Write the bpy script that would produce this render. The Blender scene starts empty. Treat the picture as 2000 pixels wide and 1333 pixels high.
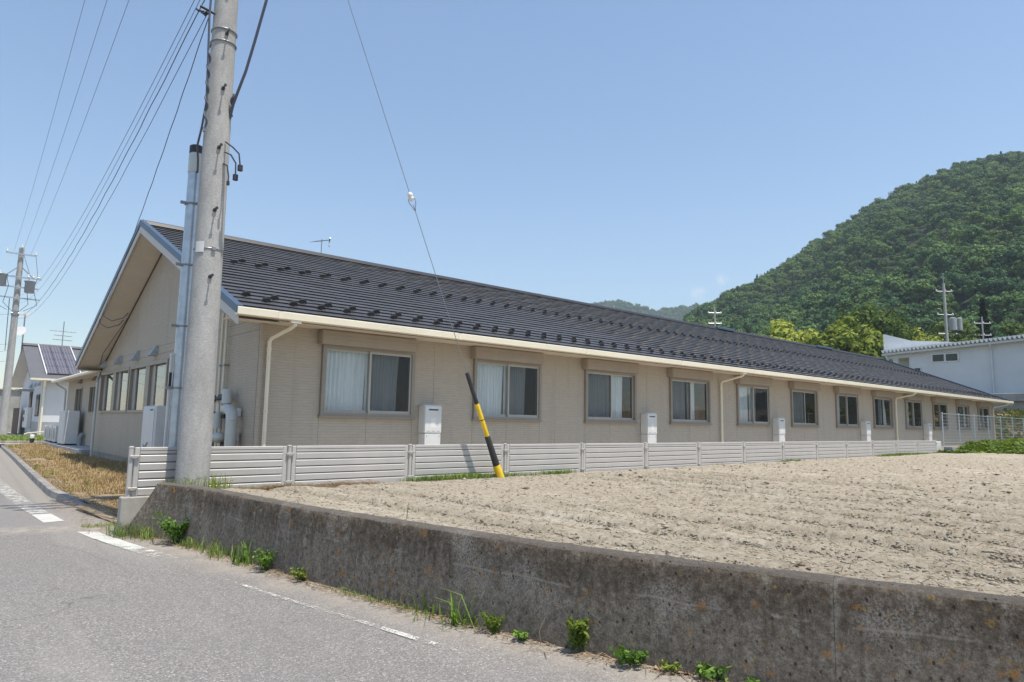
import bpy, math, random
import numpy as np
from mathutils import Vector, Matrix

random.seed(7)
rng = np.random.default_rng(11)
scene = bpy.context.scene
COL = scene.collection

# ------------------------------------------------------------------ camera
cam_d = bpy.data.cameras.new("camera")
cam_d.lens = 24.0
cam_d.sensor_width = 36.0
cam_d.clip_start = 0.05
cam_d.clip_end = 6000
cam = bpy.data.objects.new("camera", cam_d)
COL.objects.link(cam)
_R = [[0.75417, -0.09162, -0.65026], [-0.65648, -0.08052, -0.75003], [0.01636, 0.99253, -0.12087]]
cam.matrix_world = Matrix.Translation((0, 0, 1.4)) @ Matrix(_R).to_4x4()
scene.camera = cam

# ------------------------------------------------------------------ sky, sun, exposure
SUN_EL = math.radians(70.5)
SUN_DIR = Vector((0.15, -1.0, 0)).normalized() * math.cos(SUN_EL) + Vector((0, 0, math.sin(SUN_EL)))
world = bpy.data.worlds.new("World")
scene.world = world
world.use_nodes = True
wn = world.node_tree
wn.nodes.clear()
w_out = wn.nodes.new("ShaderNodeOutputWorld")
w_bg = wn.nodes.new("ShaderNodeBackground")
w_sky = wn.nodes.new("ShaderNodeTexSky")
w_sky.sky_type = 'NISHITA'
w_sky.sun_disc = False
w_sky.sun_elevation = SUN_EL
w_sky.sun_rotation = math.atan2(SUN_DIR.x, SUN_DIR.y)
w_sky.altitude = 400
w_sky.air_density = 1.35
w_sky.dust_density = 0.25
w_sky.ozone_density = 3.0
w_bg.inputs['Strength'].default_value = 0.118
wn.links.new(w_bg.outputs[0], w_out.inputs['Surface'])


def _cloud_mix(col_socket):
    """two tiny cumulus puffs low over the wooded hill"""
    N, L = wn.nodes, wn.links
    tc = N.new("ShaderNodeTexCoord")
    nz = N.new("ShaderNodeTexNoise")
    nz.inputs['Scale'].default_value = 85
    nz.inputs['Detail'].default_value = 4
    L.new(tc.outputs['Generated'], nz.inputs['Vector'])
    cur = col_socket
    for (d, rad, amt) in (((0.832, 0.515, 0.205), 0.017, 0.42), ((0.817, 0.545, 0.188), 0.021, 0.36)):
        sub = N.new("ShaderNodeVectorMath"); sub.operation = 'DISTANCE'
        L.new(tc.outputs['Generated'], sub.inputs[0])
        sub.inputs[1].default_value = d
        mr = N.new("ShaderNodeMapRange")
        mr.inputs[1].default_value = 0.0; mr.inputs[2].default_value = rad
        mr.inputs[3].default_value = 1.0; mr.inputs[4].default_value = 0.0
        L.new(sub.outputs['Value'], mr.inputs[0])
        m2 = N.new("ShaderNodeMath"); m2.operation = 'MULTIPLY'
        L.new(mr.outputs[0], m2.inputs[0]); L.new(nz.outputs['Fac'], m2.inputs[1])
        m3 = N.new("ShaderNodeMapRange")
        m3.inputs[1].default_value = 0.22; m3.inputs[2].default_value = 0.52
        m3.inputs[3].default_value = 0.0; m3.inputs[4].default_value = amt
        L.new(m2.outputs[0], m3.inputs[0])
        mx = N.new("ShaderNodeMix"); mx.data_type = 'RGBA'
        L.new(m3.outputs[0], mx.inputs[0])
        L.new(cur, mx.inputs[6])
        mx.inputs[7].default_value = (6.6, 6.5, 6.6, 1)
        cur = mx.outputs[2]
    return cur


w_gain = wn.nodes.new("ShaderNodeMix"); w_gain.data_type = 'RGBA'; w_gain.blend_type = 'MULTIPLY'
w_gain.inputs[0].default_value = 1.0
w_gain.inputs[7].default_value = (1.0, 1.0, 1.0, 1)
wn.links.new(w_sky.outputs[0], w_gain.inputs[6])
wn.links.new(_cloud_mix(w_gain.outputs[2]), w_bg.inputs['Color'])

sun_d = bpy.data.lights.new("sun", 'SUN')
sun_d.energy = 3.9
sun_d.angle = math.radians(0.53)
sun_d.color = (1.0, 0.93, 0.82)
sun = bpy.data.objects.new("sun", sun_d)
COL.objects.link(sun)
sun.rotation_euler = SUN_DIR.to_track_quat('Z', 'Y').to_euler()
sun.location = (0, 0, 60)

vs = scene.view_settings
vs.view_transform = 'Standard'
vs.look = 'None'
vs.gamma = 1
vs.use_curve_mapping = False
vs.exposure = 0.58

scene.render.engine = 'CYCLES'
scene.cycles.max_bounces = 8
scene.cycles.transparent_max_bounces = 12
scene.cycles.volume_bounces = 0


# ------------------------------------------------------------------ mesh helpers
class MB:
    def __init__(self):
        self.v, self.f = [], []

    def add(self, vs_, fs_):
        n = len(self.v)
        self.v += [tuple(p) for p in vs_]
        self.f += [tuple(i + n for i in f) for f in fs_]
        return self

    def box(self, x0, x1, y0, y1, z0, z1):
        return self.add([(x0, y0, z0), (x1, y0, z0), (x1, y1, z0), (x0, y1, z0),
                         (x0, y0, z1), (x1, y0, z1), (x1, y1, z1), (x0, y1, z1)],
                        [(0, 3, 2, 1), (4, 5, 6, 7), (0, 1, 5, 4), (1, 2, 6, 5), (2, 3, 7, 6), (3, 0, 4, 7)])

    def cbox(self, x0, x1, y0, y1, z0, z1, c=0.01):
        """box with its vertical and top edges chamfered"""
        def ring(e, z):
            return [(x0 + e + c, y0 + e, z), (x1 - e - c, y0 + e, z), (x1 - e, y0 + e + c, z), (x1 - e, y1 - e - c, z),
                    (x1 - e - c, y1 - e, z), (x0 + e + c, y1 - e, z), (x0 + e, y1 - e - c, z), (x0 + e, y0 + e + c, z)]
        vs_ = ring(0, z0) + ring(0, z1 - c) + ring(c, z1)
        fs_ = [tuple(range(7, -1, -1)), tuple(range(16, 24))]
        for k in range(2):
            for i in range(8):
                j = (i + 1) % 8
                fs_.append((k * 8 + i, k * 8 + j, k * 8 + 8 + j, k * 8 + 8 + i))
        return self.add(vs_, fs_)

    def prism(self, poly, axis, a0, a1):
        """extrude a 2D polygon along axis 0, 1 or 2"""
        def P(p, a):
            if axis == 0: return (a, p[0], p[1])
            if axis == 1: return (p[0], a, p[1])
            return (p[0], p[1], a)
        n = len(poly)
        vs_ = [P(p, a0) for p in poly] + [P(p, a1) for p in poly]
        fs_ = [tuple(range(n - 1, -1, -1)), tuple(range(n, 2 * n))]
        for i in range(n):
            j = (i + 1) % n
            fs_.append((i, j, n + j, n + i))
        return self.add(vs_, fs_)

    def tube(self, pts, r, n=8, cap=True):
        pts = [Vector(p) for p in pts]
        m = len(pts)
        rs = r if isinstance(r, (list, tuple)) else [r] * m
        vs_, fs_ = [], []
        ref = None
        for i, p in enumerate(pts):
            t = (pts[min(i + 1, m - 1)] - pts[max(i - 1, 0)]).normalized()
            if ref is None:
                ref = Vector((0, 0, 1)) if abs(t.z) < 0.9 else Vector((1, 0, 0))
            a = t.cross(ref).normalized()
            b = a.cross(t).normalized()
            ref = b
            for k in range(n):
                th = 2 * math.pi * k / n
                vs_.append(p + (a * math.cos(th) + b * math.sin(th)) * rs[i])
        for i in range(m - 1):
            for k in range(n):
                k2 = (k + 1) % n
                fs_.append((i * n + k, i * n + k2, (i + 1) * n + k2, (i + 1) * n + k))
        if cap:
            fs_.append(tuple(range(n - 1, -1, -1)))
            fs_.append(tuple(range((m - 1) * n, m * n)))
        return self.add(vs_, fs_)

    def lathe(self, base, prof, n=20, axis=(0, 0, 1)):
        """prof: (height along axis, radius)"""
        ax = Vector(axis).normalized()
        base = Vector(base)
        return self.tube([base + ax * h for h, _ in prof], [max(r, 1e-4) for _, r in prof], n)

    def ball(self, c, r, sx=1, sy=1, sz=1, n=10, m=6):
        vs_, fs_ = [], []
        for i in range(m + 1):
            ph = math.pi * i / m
            for k in range(n):
                th = 2 * math.pi * k / n
                vs_.append((c[0] + r * sx * math.sin(ph) * math.cos(th), c[1] + r * sy * math.sin(ph) * math.sin(th),
                            c[2] + r * sz * math.cos(ph)))
        for i in range(m):
            for k in range(n):
                k2 = (k + 1) % n
                fs_.append((i * n + k, (i + 1) * n + k, (i + 1) * n + k2, i * n + k2))
        return self.add(vs_, fs_)

    def mesh(self, name, mat, off=(0, 0, 0), smooth=False):
        me = bpy.data.meshes.new(name)
        o = off
        me.from_pydata([(p[0] - o[0], p[1] - o[1], p[2] - o[2]) for p in self.v], [], self.f)
        if mat: me.materials.append(mat)
        if smooth:
            me.polygons.foreach_set('use_smooth', [True] * len(me.polygons))
            try: me.set_sharp_from_angle(angle=math.radians(40))
            except Exception: pass
        me.update()
        return me

    def build(self, name, mat, parent=None, smooth=False):
        off = ROOT.get(parent, (0, 0, 0)) if parent else (0, 0, 0)
        ob = bpy.data.objects.new(name, self.mesh(name, mat, off, smooth))
        COL.objects.link(ob)
        if parent:
            ob.parent = parent
            ROOT[ob] = off
        return ob


ROOT = {}


def tag(o, label=None, cat=None, group=None, kind=None):
    if label: o['label'] = label
    if cat: o['category'] = cat
    if group: o['group'] = group
    if kind: o['kind'] = kind
    return o


def thing(name, loc, label, cat, group=None):
    o = bpy.data.objects.new(name, None)
    o.empty_display_size = 0.3
    COL.objects.link(o)
    o.location = loc
    ROOT[o] = tuple(loc)
    return tag(o, label, cat, group)


def place(name, me, parent, loc, rot=(0, 0, 0), scale=(1, 1, 1)):
    """an object sharing mesh data, at a world location, child of parent"""
    o = bpy.data.objects.new(name, me)
    COL.objects.link(o)
    off = ROOT.get(parent, (0, 0, 0))
    o.parent = parent
    o.location = (loc[0] - off[0], loc[1] - off[1], loc[2] - off[2])
    o.rotation_euler = rot
    o.scale = scale
    return o


def copy_tree(o, parent=None):
    c = o.copy()
    COL.objects.link(c)
    if parent: c.parent = parent
    for ch in list(o.children):
        copy_tree(ch, c)
    return c


def np_mesh(name, V, F, mat, parent=None, smooth=False, attr=None):
    """fast mesh from numpy arrays; F is (n,3) or (n,4)"""
    V = np.asarray(V, dtype=np.float32)
    F = np.asarray(F, dtype=np.int32)
    off = ROOT.get(parent, (0, 0, 0)) if parent else (0, 0, 0)
    V = V - np.array(off, dtype=np.float32)
    me = bpy.data.meshes.new(name)
    k = F.shape[1]
    me.vertices.add(len(V)); me.vertices.foreach_set('co', V.ravel())
    me.loops.add(F.size); me.loops.foreach_set('vertex_index', F.ravel())
    me.polygons.add(len(F)); me.polygons.foreach_set('loop_start', np.arange(0, F.size, k, dtype=np.int32))
    if smooth: me.polygons.foreach_set('use_smooth', np.ones(len(F), dtype=bool))
    if mat: me.materials.append(mat)
    if attr is not None:
        a = me.attributes.new('tone', 'FLOAT', 'FACE')
        a.data.foreach_set('value', np.asarray(attr, dtype=np.float32))
    me.update(calc_edges=True)
    me.validate()
    ob = bpy.data.objects.new(name, me)
    COL.objects.link(ob)
    if parent:
        ob.parent = parent
        ROOT[ob] = off
    return ob


def _hash(ix, iy, s):
    h = (ix.astype(np.int64) * 374761393 + iy.astype(np.int64) * 668265263 + s * 974634777) & 0x7fffffff
    h = ((h ^ (h >> 13)) * 1274126177) & 0x7fffffff
    return ((h ^ (h >> 16)) & 0xffff) / 65535.0


def vnoise(x, y, s=0):
    ix, iy = np.floor(x), np.floor(y)
    fx, fy = x - ix, y - iy
    fx, fy = fx * fx * (3 - 2 * fx), fy * fy * (3 - 2 * fy)
    a, b = _hash(ix, iy, s), _hash(ix + 1, iy, s)
    c, d = _hash(ix, iy + 1, s), _hash(ix + 1, iy + 1, s)
    return (a * (1 - fx) + b * fx) * (1 - fy) + (c * (1 - fx) + d * fx) * fy


def fbm(x, y, s=0, o=4):
    t, a = 0, 0.5
    for k in range(o):
        t = t + a * vnoise(x * 2 ** k, y * 2 ** k, s + k * 17)
        a *= 0.5
    return t


# ------------------------------------------------------------------ materials
def mat_new(name):
    m = bpy.data.materials.new(name)
    m.use_nodes = True
    return m, m.node_tree.nodes, m.node_tree.links, m.node_tree.nodes['Principled BSDF']


def _coord(N, L, space, scale=(1, 1, 1)):
    if space == 'world':
        g = N.new("ShaderNodeNewGeometry"); s = g.outputs['Position']
    else:
        g = N.new("ShaderNodeTexCoord"); s = g.outputs['Object']
    mp = N.new("ShaderNodeMapping")
    mp.inputs['Scale'].default_value = scale
    L.new(s, mp.inputs['Vector'])
    return mp.outputs['Vector']


def _noise(N, L, vec, scale, detail=4, rough=0.55):
    n = N.new("ShaderNodeTexNoise")
    n.inputs['Scale'].default_value = scale
    n.inputs['Detail'].default_value = detail
    n.inputs['Roughness'].default_value = rough
    L.new(vec, n.inputs['Vector'])
    return n.outputs['Fac']


def _ramp(N, L, fac, stops):
    r = N.new("ShaderNodeValToRGB")
    e = r.color_ramp.elements
    while len(e) > len(stops): e.remove(e[-1])
    while len(e) < len(stops): e.new(0.5)
    for el, (p, c) in zip(e, stops):
        el.position = p
        el.color = (*c, 1) if len(c) == 3 else c
    L.new(fac, r.inputs[0])
    return r.outputs['Color']


def _mix(N, L, fac, a, b, mode='MIX'):
    m = N.new("ShaderNodeMix"); m.data_type = 'RGBA'; m.blend_type = mode
    for sock, val in ((m.inputs[0], fac), (m.inputs[6], a), (m.inputs[7], b)):
        if isinstance(val, (int, float)): sock.default_value = val
        elif isinstance(val, tuple): sock.default_value = (*val, 1) if len(val) == 3 else val
        else: L.new(val, sock)
    return m.outputs[2]


def _range(N, L, val, a, b, c=0.0, d=1.0, smooth=True):
    m = N.new("ShaderNodeMapRange")
    if smooth: m.interpolation_type = 'SMOOTHSTEP'
    L.new(val, m.inputs[0])
    for i, x in enumerate((a, b, c, d)): m.inputs[i + 1].default_value = x
    return m.outputs[0]


def _math(N, L, op, a, b=None):
    m = N.new("ShaderNodeMath"); m.operation = op
    for i, x in enumerate((a, b)):
        if x is None: continue
        if isinstance(x, (int, float)): m.inputs[i].default_value = x
        else: L.new(x, m.inputs[i])
    return m.outputs[0]


def _bump(N, L, h, bsdf, strength=0.3, dist=0.01, normal=None):
    b = N.new("ShaderNodeBump")
    b.inputs['Strength'].default_value = strength
    b.inputs['Distance'].default_value = dist
    L.new(h, b.inputs['Height'])
    if normal is not None: L.new(normal, b.inputs['Normal'])
    L.new(b.outputs[0], bsdf.inputs['Normal'])
    return b.outputs[0]


def plain(name, col, rough=0.5, metal=0.0, var=0.12, scale=3.0, bump=0.0, bscale=60, spec=None, space='world'):
    """a surface with slight uneven wear in tone, so that nothing is a perfectly flat colour"""
    m, N, L, b = mat_new(name)
    vec = _coord(N, L, space)
    n1 = _noise(N, L, vec, scale, 5, 0.6)
    lo = tuple(c * (1 - var) for c in col); hi = tuple(min(1, c * (1 + var)) for c in col)
    L.new(_ramp(N, L, n1, [(0.3, lo), (0.7, hi)]), b.inputs['Base Color'])
    b.inputs['Roughness'].default_value = rough
    b.inputs['Metallic'].default_value = metal
    if spec is not None: b.inputs['Specular IOR Level'].default_value = spec
    if bump:
        _bump(N, L, _noise(N, L, vec, bscale, 3), b, bump, 0.004)
    return m


M = {}
M['frame'] = plain('window_frame_metal', (0.285, 0.248, 0.205), 0.45, 0.1, 0.06)
M['sash'] = plain('sash_metal', (0.42, 0.395, 0.355), 0.4, 0.15, 0.06)
M['shutter'] = plain('shutter_box_metal', (0.36, 0.30, 0.235), 0.5, 0.05, 0.06)
M['gutter'] = plain('cream_gutter', (0.78, 0.71, 0.55), 0.35, 0, 0.05, 1.2)
M['pipe'] = plain('cream_pipe', (0.70, 0.65, 0.52), 0.4, 0, 0.05)
M['greypipe'] = plain('grey_painted_pipe', (0.52, 0.54, 0.51), 0.45, 0, 0.06)
M['soffit'] = plain('soffit_board', (0.62, 0.55, 0.45), 0.7, 0, 0.05)
M['fascia'] = plain('fascia_board', (0.56, 0.53, 0.49), 0.55, 0, 0.05)
M['trim'] = plain('blue_grey_trim', (0.065, 0.10, 0.155), 0.4, 0.2, 0.06)
M['found'] = plain('foundation_render', (0.36, 0.37, 0.38), 0.85, 0, 0.12, 2, 0.2)
M['joint'] = plain('joint_dark', (0.10, 0.085, 0.07), 0.8)  # dark brown of the siding joints and the frieze strip
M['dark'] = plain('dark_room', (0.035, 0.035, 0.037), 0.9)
M['fence'] = plain('fence_metal', (0.485, 0.462, 0.435), 0.42, 0.1, 0.05)
M['galv'] = plain('galvanised_steel', (0.46, 0.50, 0.54), 0.38, 0.75, 0.14, 9)
M['steel'] = plain('dull_steel', (0.30, 0.31, 0.32), 0.45, 0.7, 0.15, 12)
M['rubber'] = plain('black_rubber', (0.028, 0.028, 0.03), 0.55, 0, 0.25, 6)
M['yellow'] = plain('yellow_plastic', (0.80, 0.53, 0.02), 0.38, 0, 0.12, 5)
M['cable'] = plain('cable_sheath', (0.075, 0.082, 0.105), 0.5)
M['ceramic'] = plain('white_ceramic', (0.78, 0.76, 0.70), 0.25, 0, 0.05)
M['white'] = plain('white_painted_metal', (0.66, 0.655, 0.63), 0.4, 0, 0.05)
M['offwhite'] = plain('offwhite_paint', (0.62, 0.63, 0.63), 0.5, 0, 0.05)
M['valve'] = plain('blue_handwheel', (0.03, 0.05, 0.16), 0.45)
M['brown'] = plain('brown_boards', (0.10, 0.06, 0.045), 0.7, 0, 0.2)
M['greybox'] = plain('grey_paint', (0.30, 0.31, 0.32), 0.5)
M['yard'] = plain('yard_gravel', (0.44, 0.40, 0.34), 0.95, 0, 0.2, 30, 0.5, 40)
M['block'] = plain('concrete_block', (0.36, 0.34, 0.30), 0.9, 0, 0.16, 6, 0.3, 50)
M['kerb'] = plain('kerb_concrete', (0.27, 0.255, 0.235), 0.9, 0, 0.4, 5, 0.4, 45)
M['bwall'] = plain('white_plaster', (0.60, 0.62, 0.635), 0.75, 0, 0.07, 0.6)
M['cwall'] = plain('grey_concrete_wall', (0.34, 0.33, 0.30), 0.9, 0, 0.22, 1.2)
M['bark'] = plain('bark', (0.09, 0.07, 0.05), 0.9, 0, 0.3, 6)
M['slate'] = plain('far_roof', (0.14, 0.135, 0.14), 0.5, 0.1, 0.12, 4)
M['panedark'] = plain('dark_window_pane', (0.03, 0.035, 0.04), 0.12, 0, 0.2)
M['farwhite'] = plain('white_corrugated', (0.85, 0.85, 0.84), 0.5, 0, 0.04)


def siding_mat():
    m, N, L, b = mat_new('siding_board')
    g = N.new("ShaderNodeNewGeometry")
    sep = N.new("ShaderNodeSeparateXYZ"); L.new(g.outputs['Position'], sep.inputs[0])
    w = _math(N, L, 'FRACT', _math(N, L, 'MULTIPLY', sep.outputs['Z'], 1 / 0.052))
    groove = _range(N, L, _math(N, L, 'ABSOLUTE', _math(N, L, 'SUBTRACT', w, 0.5)), 0.36, 0.5, 1.0, 0.0)
    vec = _coord(N, L, 'world', (6, 6, 30))
    n1 = _noise(N, L, vec, 1.0, 5, 0.7)
    vec2 = _coord(N, L, 'world', (0.5, 0.5, 0.35))
    n2 = _noise(N, L, vec2, 1.3, 4)
    c = _ramp(N, L, n1, [(0.28, (0.405, 0.35, 0.277)), (0.72, (0.50, 0.437, 0.353))])
    c = _mix(N, L, _range(N, L, n2, 0.35, 0.7, 0.0, 0.22), c, (0.375, 0.325, 0.262))
    nst = _noise(N, L, _coord(N, L, 'world', (4.5, 4.5, 0.22)), 1.6, 5, 0.65)
    c = _mix(N, L, _range(N, L, nst, 0.50, 0.72, 0.0, 0.30), c, (0.29, 0.255, 0.215))
    c = _mix(N, L, _range(N, L, groove, 0, 1, 0.25, 0.0), c, (0.20, 0.17, 0.14))
    L.new(c, b.inputs['Base Color'])
    b.inputs['Roughness'].default_value = 0.75
    h = _math(N, L, 'ADD', groove, _math(N, L, 'MULTIPLY', n1, 0.6))
    _bump(N, L, h, b, 0.55, 0.006)
    return m


M['siding'] = siding_mat()


def tile_mat():
    m, N, L, b = mat_new('dark_roof_tile')
    oi = N.new("ShaderNodeObjectInfo")
    vec = _coord(N, L, 'world', (1.1, 3.3, 1))
    n = _noise(N, L, vec, 1.0, 3)
    n2 = _noise(N, L, _coord(N, L, 'world'), 70, 2)
    f = _math(N, L, 'ADD', _math(N, L, 'MULTIPLY', oi.outputs['Random'], 0.35), _math(N, L, 'MULTIPLY', n, 0.65))
    c = _ramp(N, L, f, [(0.25, (0.056, 0.0555, 0.058)), (0.75, (0.084, 0.083, 0.086))])
    L.new(c, b.inputs['Base Color'])
    b.inputs['Roughness'].default_value = 0.48
    b.inputs['Specular IOR Level'].default_value = 0.42
    _bump(N, L, n2, b, 0.15, 0.003)
    return m


M['tile'] = tile_mat()
M['guard'] = plain('snow_guard_metal', (0.045, 0.043, 0.045), 0.45, 0.3, 0.15)


def glass_mat(name, tint=(0.9, 0.95, 0.95), ior=1.5, refl=1.0):
    m, N, L, b = mat_new(name)
    N.remove(b)
    out = N['Material Output']
    tr = N.new("ShaderNodeBsdfTransparent"); tr.inputs[0].default_value = (*tint, 1)
    gl = N.new("ShaderNodeBsdfGlossy"); gl.inputs['Roughness'].default_value = 0.015
    fr = N.new("ShaderNodeFresnel"); fr.inputs['IOR'].default_value = ior
    nz = _noise(N, L, _coord(N, L, 'world'), 1.2, 2)
    bm = N.new("ShaderNodeBump"); bm.inputs['Strength'].default_value = 0.03; bm.inputs['Distance'].default_value = 0.02
    L.new(nz, bm.inputs['Height']); L.new(bm.outputs[0], gl.inputs['Normal'])
    mx = N.new("ShaderNodeMixShader")
    gg = N.new("ShaderNodeNewGeometry")
    fac = _math(N, L, 'MULTIPLY', _math(N, L, 'MULTIPLY', fr.outputs[0], refl), _math(N, L, 'SUBTRACT', 1.0, gg.outputs['Backfacing']))
    L.new(_math(N, L, 'MINIMUM', fac, 1.0), mx.inputs[0])
    L.new(tr.outputs[0], mx.inputs[1]); L.new(gl.outputs[0], mx.inputs[2])
    L.new(mx.outputs[0], out.inputs['Surface'])
    return m


M['glass'] = glass_mat('window_glass', (0.88, 0.91, 0.92), 1.6, 1.7)
M['glass_dark'] = glass_mat('gable_glass', (0.40, 0.44, 0.46), 3.2, 1.5)
M['glass_far'] = glass_mat('far_dark_glass', (0.25, 0.27, 0.28), 1.45, 1.0)


def curtain_mat():
    m, N, L, b = mat_new('white_curtain_cloth')
    n = _noise(N, L, _coord(N, L, 'world', (9, 9, 0.6)), 2, 3)
    L.new(_ramp(N, L, n, [(0.3, (0.76, 0.78, 0.79)), (0.7, (0.88, 0.89, 0.90))]), b.inputs['Base Color'])
    b.inputs['Roughness'].default_value = 0.9
    return m


M['curtain'] = curtain_mat()


def screen_mat():
    m, N, L, b = mat_new('insect_screen_mesh')
    N.remove(b)
    d = N.new("ShaderNodeBsdfDiffuse"); d.inputs[0].default_value = (0.05, 0.052, 0.055, 1)
    t = N.new("ShaderNodeBsdfTransparent")
    mx = N.new("ShaderNodeMixShader"); mx.inputs[0].default_value = 0.45
    L.new(t.outputs[0], mx.inputs[1]); L.new(d.outputs[0], mx.inputs[2])
    L.new(mx.outputs[0], N['Material Output'].inputs['Surface'])
    return m


M['screen'] = screen_mat()


def pole_mat():
    m, N, L, b = mat_new('pole_concrete')
    v = _coord(N, L, 'world', (1, 1, 0.35))
    n1 = _noise(N, L, v, 7, 6, 0.65)
    n2 = _noise(N, L, _coord(N, L, 'world', (1, 1, 6)), 22, 3, 0.7)
    n3 = _noise(N, L, _coord(N, L, 'world', (5, 5, 0.25)), 2.5, 4)
    c = _ramp(N, L, n1, [(0.25, (0.33, 0.32, 0.30)), (0.55, (0.47, 0.455, 0.43)), (0.8, (0.53, 0.515, 0.485))])
    c = _mix(N, L, _range(N, L, n3, 0.52, 0.75, 0, 0.25), c, (0.27, 0.262, 0.25))
    n4 = _noise(N, L, _coord(N, L, 'world', (1, 1, 2.2)), 34, 6, 0.8)
    c = _mix(N, L, _range(N, L, n4, 0.40, 0.62, 0.5, 0.0), c, (0.235, 0.225, 0.21))
    c = _mix(N, L, _range(N, L, n2, 0.55, 0.75, 0, 0.35), c, (0.30, 0.29, 0.28))
    L.new(c, b.inputs['Base Color'])
    b.inputs['Roughness'].default_value = 0.85
    _bump(N, L, _math(N, L, 'ADD', n4, _noise(N, L, _coord(N, L, 'world', (1, 1, 2)), 60, 4)), b, 0.6, 0.006)
    return m


M['pole'] = pole_mat()


def wall_concrete():
    m, N, L, b = mat_new('mossy_wall_concrete')
    g = N.new("ShaderNodeNewGeometry")
    sep = N.new("ShaderNodeSeparateXYZ"); L.new(g.outputs['Position'], sep.inputs[0])
    v = _coord(N, L, 'world')
    n_big = _noise(N, L, v, 1.9, 5, 0.62)
    n_mid = _noise(N, L, v, 24, 8, 0.8)
    n_fine = _noise(N, L, v, 75, 5, 0.8)
    n_str = _noise(N, L, _coord(N, L, 'world', (9, 9, 0.7)), 1.9, 6, 0.7)
    c = _ramp(N, L, n_mid, [(0.36, (0.120, 0.097, 0.075)), (0.48, (0.255, 0.220, 0.178)), (0.62, (0.41, 0.365, 0.305))])
    c = _mix(N, L, _range(N, L, n_fine, 0.36, 0.64, 0.55, 0.0), c, (0.10, 0.088, 0.074))
    # dark grown-over upper part with run-down streaks
    edge = _math(N, L, 'ADD', sep.outputs['Z'], _math(N, L, 'MULTIPLY', _math(N, L, 'SUBTRACT', n_str, 0.5), 0.55))
    st = _range(N, L, edge, 0.30, 0.56, 0.0, 0.9)
    st = _math(N, L, 'MULTIPLY', st, _range(N, L, n_mid, 0.34, 0.64, 1.0, 0.55))
    c = _mix(N, L, st, c, (0.082, 0.060, 0.042))
    c = _mix(N, L, _range(N, L, n_str, 0.52, 0.70, 0, 0.35), c, (0.10, 0.082, 0.064))
    # pale washed patches and lime runs
    pale = _math(N, L, 'MULTIPLY', _range(N, L, n_big, 0.53, 0.66, 0, 0.75), _range(N, L, n_fine, 0.40, 0.60))
    c = _mix(N, L, pale, c, (0.44, 0.41, 0.365))
    n_run = _noise(N, L, _coord(N, L, 'world', (3.2, 3.2, 0.25)), 1.7, 4, 0.6)
    c = _mix(N, L, _math(N, L, 'MULTIPLY', _range(N, L, n_run, 0.62, 0.70, 0, 0.6), _range(N, L, n_mid, 0.4, 0.62)), c, (0.42, 0.40, 0.36))
    # faint cold-joint lines along the pour
    nw = _noise(N, L, v, 1.1, 3)
    zz = _math(N, L, 'ADD', sep.outputs['Z'], _math(N, L, 'MULTIPLY', nw, 0.10))
    for z0 in (0.47,):
        ln = _range(N, L, _math(N, L, 'ABSOLUTE', _math(N, L, 'SUBTRACT', zz, z0)), 0.002, 0.011, 1.0, 0.0)
        ln = _math(N, L, 'MULTIPLY', ln, _range(N, L, n_big, 0.50, 0.60, 0, 0.6))
        c = _mix(N, L, ln, c, (0.40, 0.37, 0.33))
    # lime bleeding from the pour joints
    for y0, w_ in ((6.24, 0.05), (1.62, 0.03), (3.95, 0.025)):
        yy = _math(N, L, 'ADD', sep.outputs['Y'], _math(N, L, 'MULTIPLY', _math(N, L, 'SUBTRACT', n_big, 0.5), 0.10))
        ln = _range(N, L, _math(N, L, 'ABSOLUTE', _math(N, L, 'SUBTRACT', yy, y0)), w_ * 0.25, w_, 1.0, 0.0)
        c = _mix(N, L, _math(N, L, 'MULTIPLY', ln, _range(N, L, n_mid, 0.38, 0.60, 0.05, 0.6)), c, (0.37, 0.34, 0.29))
    # orange lichen spots
    nv = N.new("ShaderNodeTexNoise"); nv.inputs['Scale'].default_value = 16; nv.inputs['Detail'].default_value = 5
    L.new(v, nv.inputs['Vector'])
    for sc, lo, hi, k, col in ((11.0, 0.16, 0.32, 0.85, (0.45, 0.21, 0.045)), (17.0, 0.16, 0.34, 0.7, (0.38, 0.25, 0.07)), (12.0, 0.18, 0.36, 0.5, (0.46, 0.45, 0.35))):
        vo = N.new("ShaderNodeTexVoronoi"); vo.inputs['Scale'].default_value = sc
        av = N.new("ShaderNodeVectorMath"); av.operation = 'MULTIPLY_ADD'
        L.new(nv.outputs['Color'], av.inputs[0]); av.inputs[1].default_value = (0.11, 0.11, 0.11); L.new(v, av.inputs[2])
        L.new(av.outputs[0], vo.inputs['Vector'])
        vs3 = N.new("ShaderNodeSeparateColor"); L.new(vo.outputs['Color'], vs3.inputs[0])
        spot = _range(N, L, vo.outputs['Distance'], lo, hi, 1.0, 0.0)
        sel = _math(N, L, 'MULTIPLY', _range(N, L, vs3.outputs[0], 0.50, 0.62), _range(N, L, _noise(N, L, v, 1.1 + sc * 0.1, 2), 0.44, 0.56))
        li = _math(N, L, 'MULTIPLY', _math(N, L, 'MULTIPLY', spot, sel), _range(N, L, n_fine, 0.38, 0.58))
        c = _mix(N, L, _math(N, L, 'MULTIPLY', li, k), c, col)
    # paler on faces that point up
    up = N.new("ShaderNodeSeparateXYZ"); L.new(g.outputs['True Normal'], up.inputs[0])
    c = _mix(N, L, _range(N, L, up.outputs['Z'], 0.55, 0.95, 0, 0.5), c, (0.24, 0.215, 0.185))
    c = _mix(N, L, _range(N, L, n_fine, 0.60, 0.72, 0, 0.55), c, (0.50, 0.47, 0.42))
    L.new(c, b.inputs['Base Color'])
    b.inputs['Roughness'].default_value = 0.95
    b.inputs['Specular IOR Level'].default_value = 0.2
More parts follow.
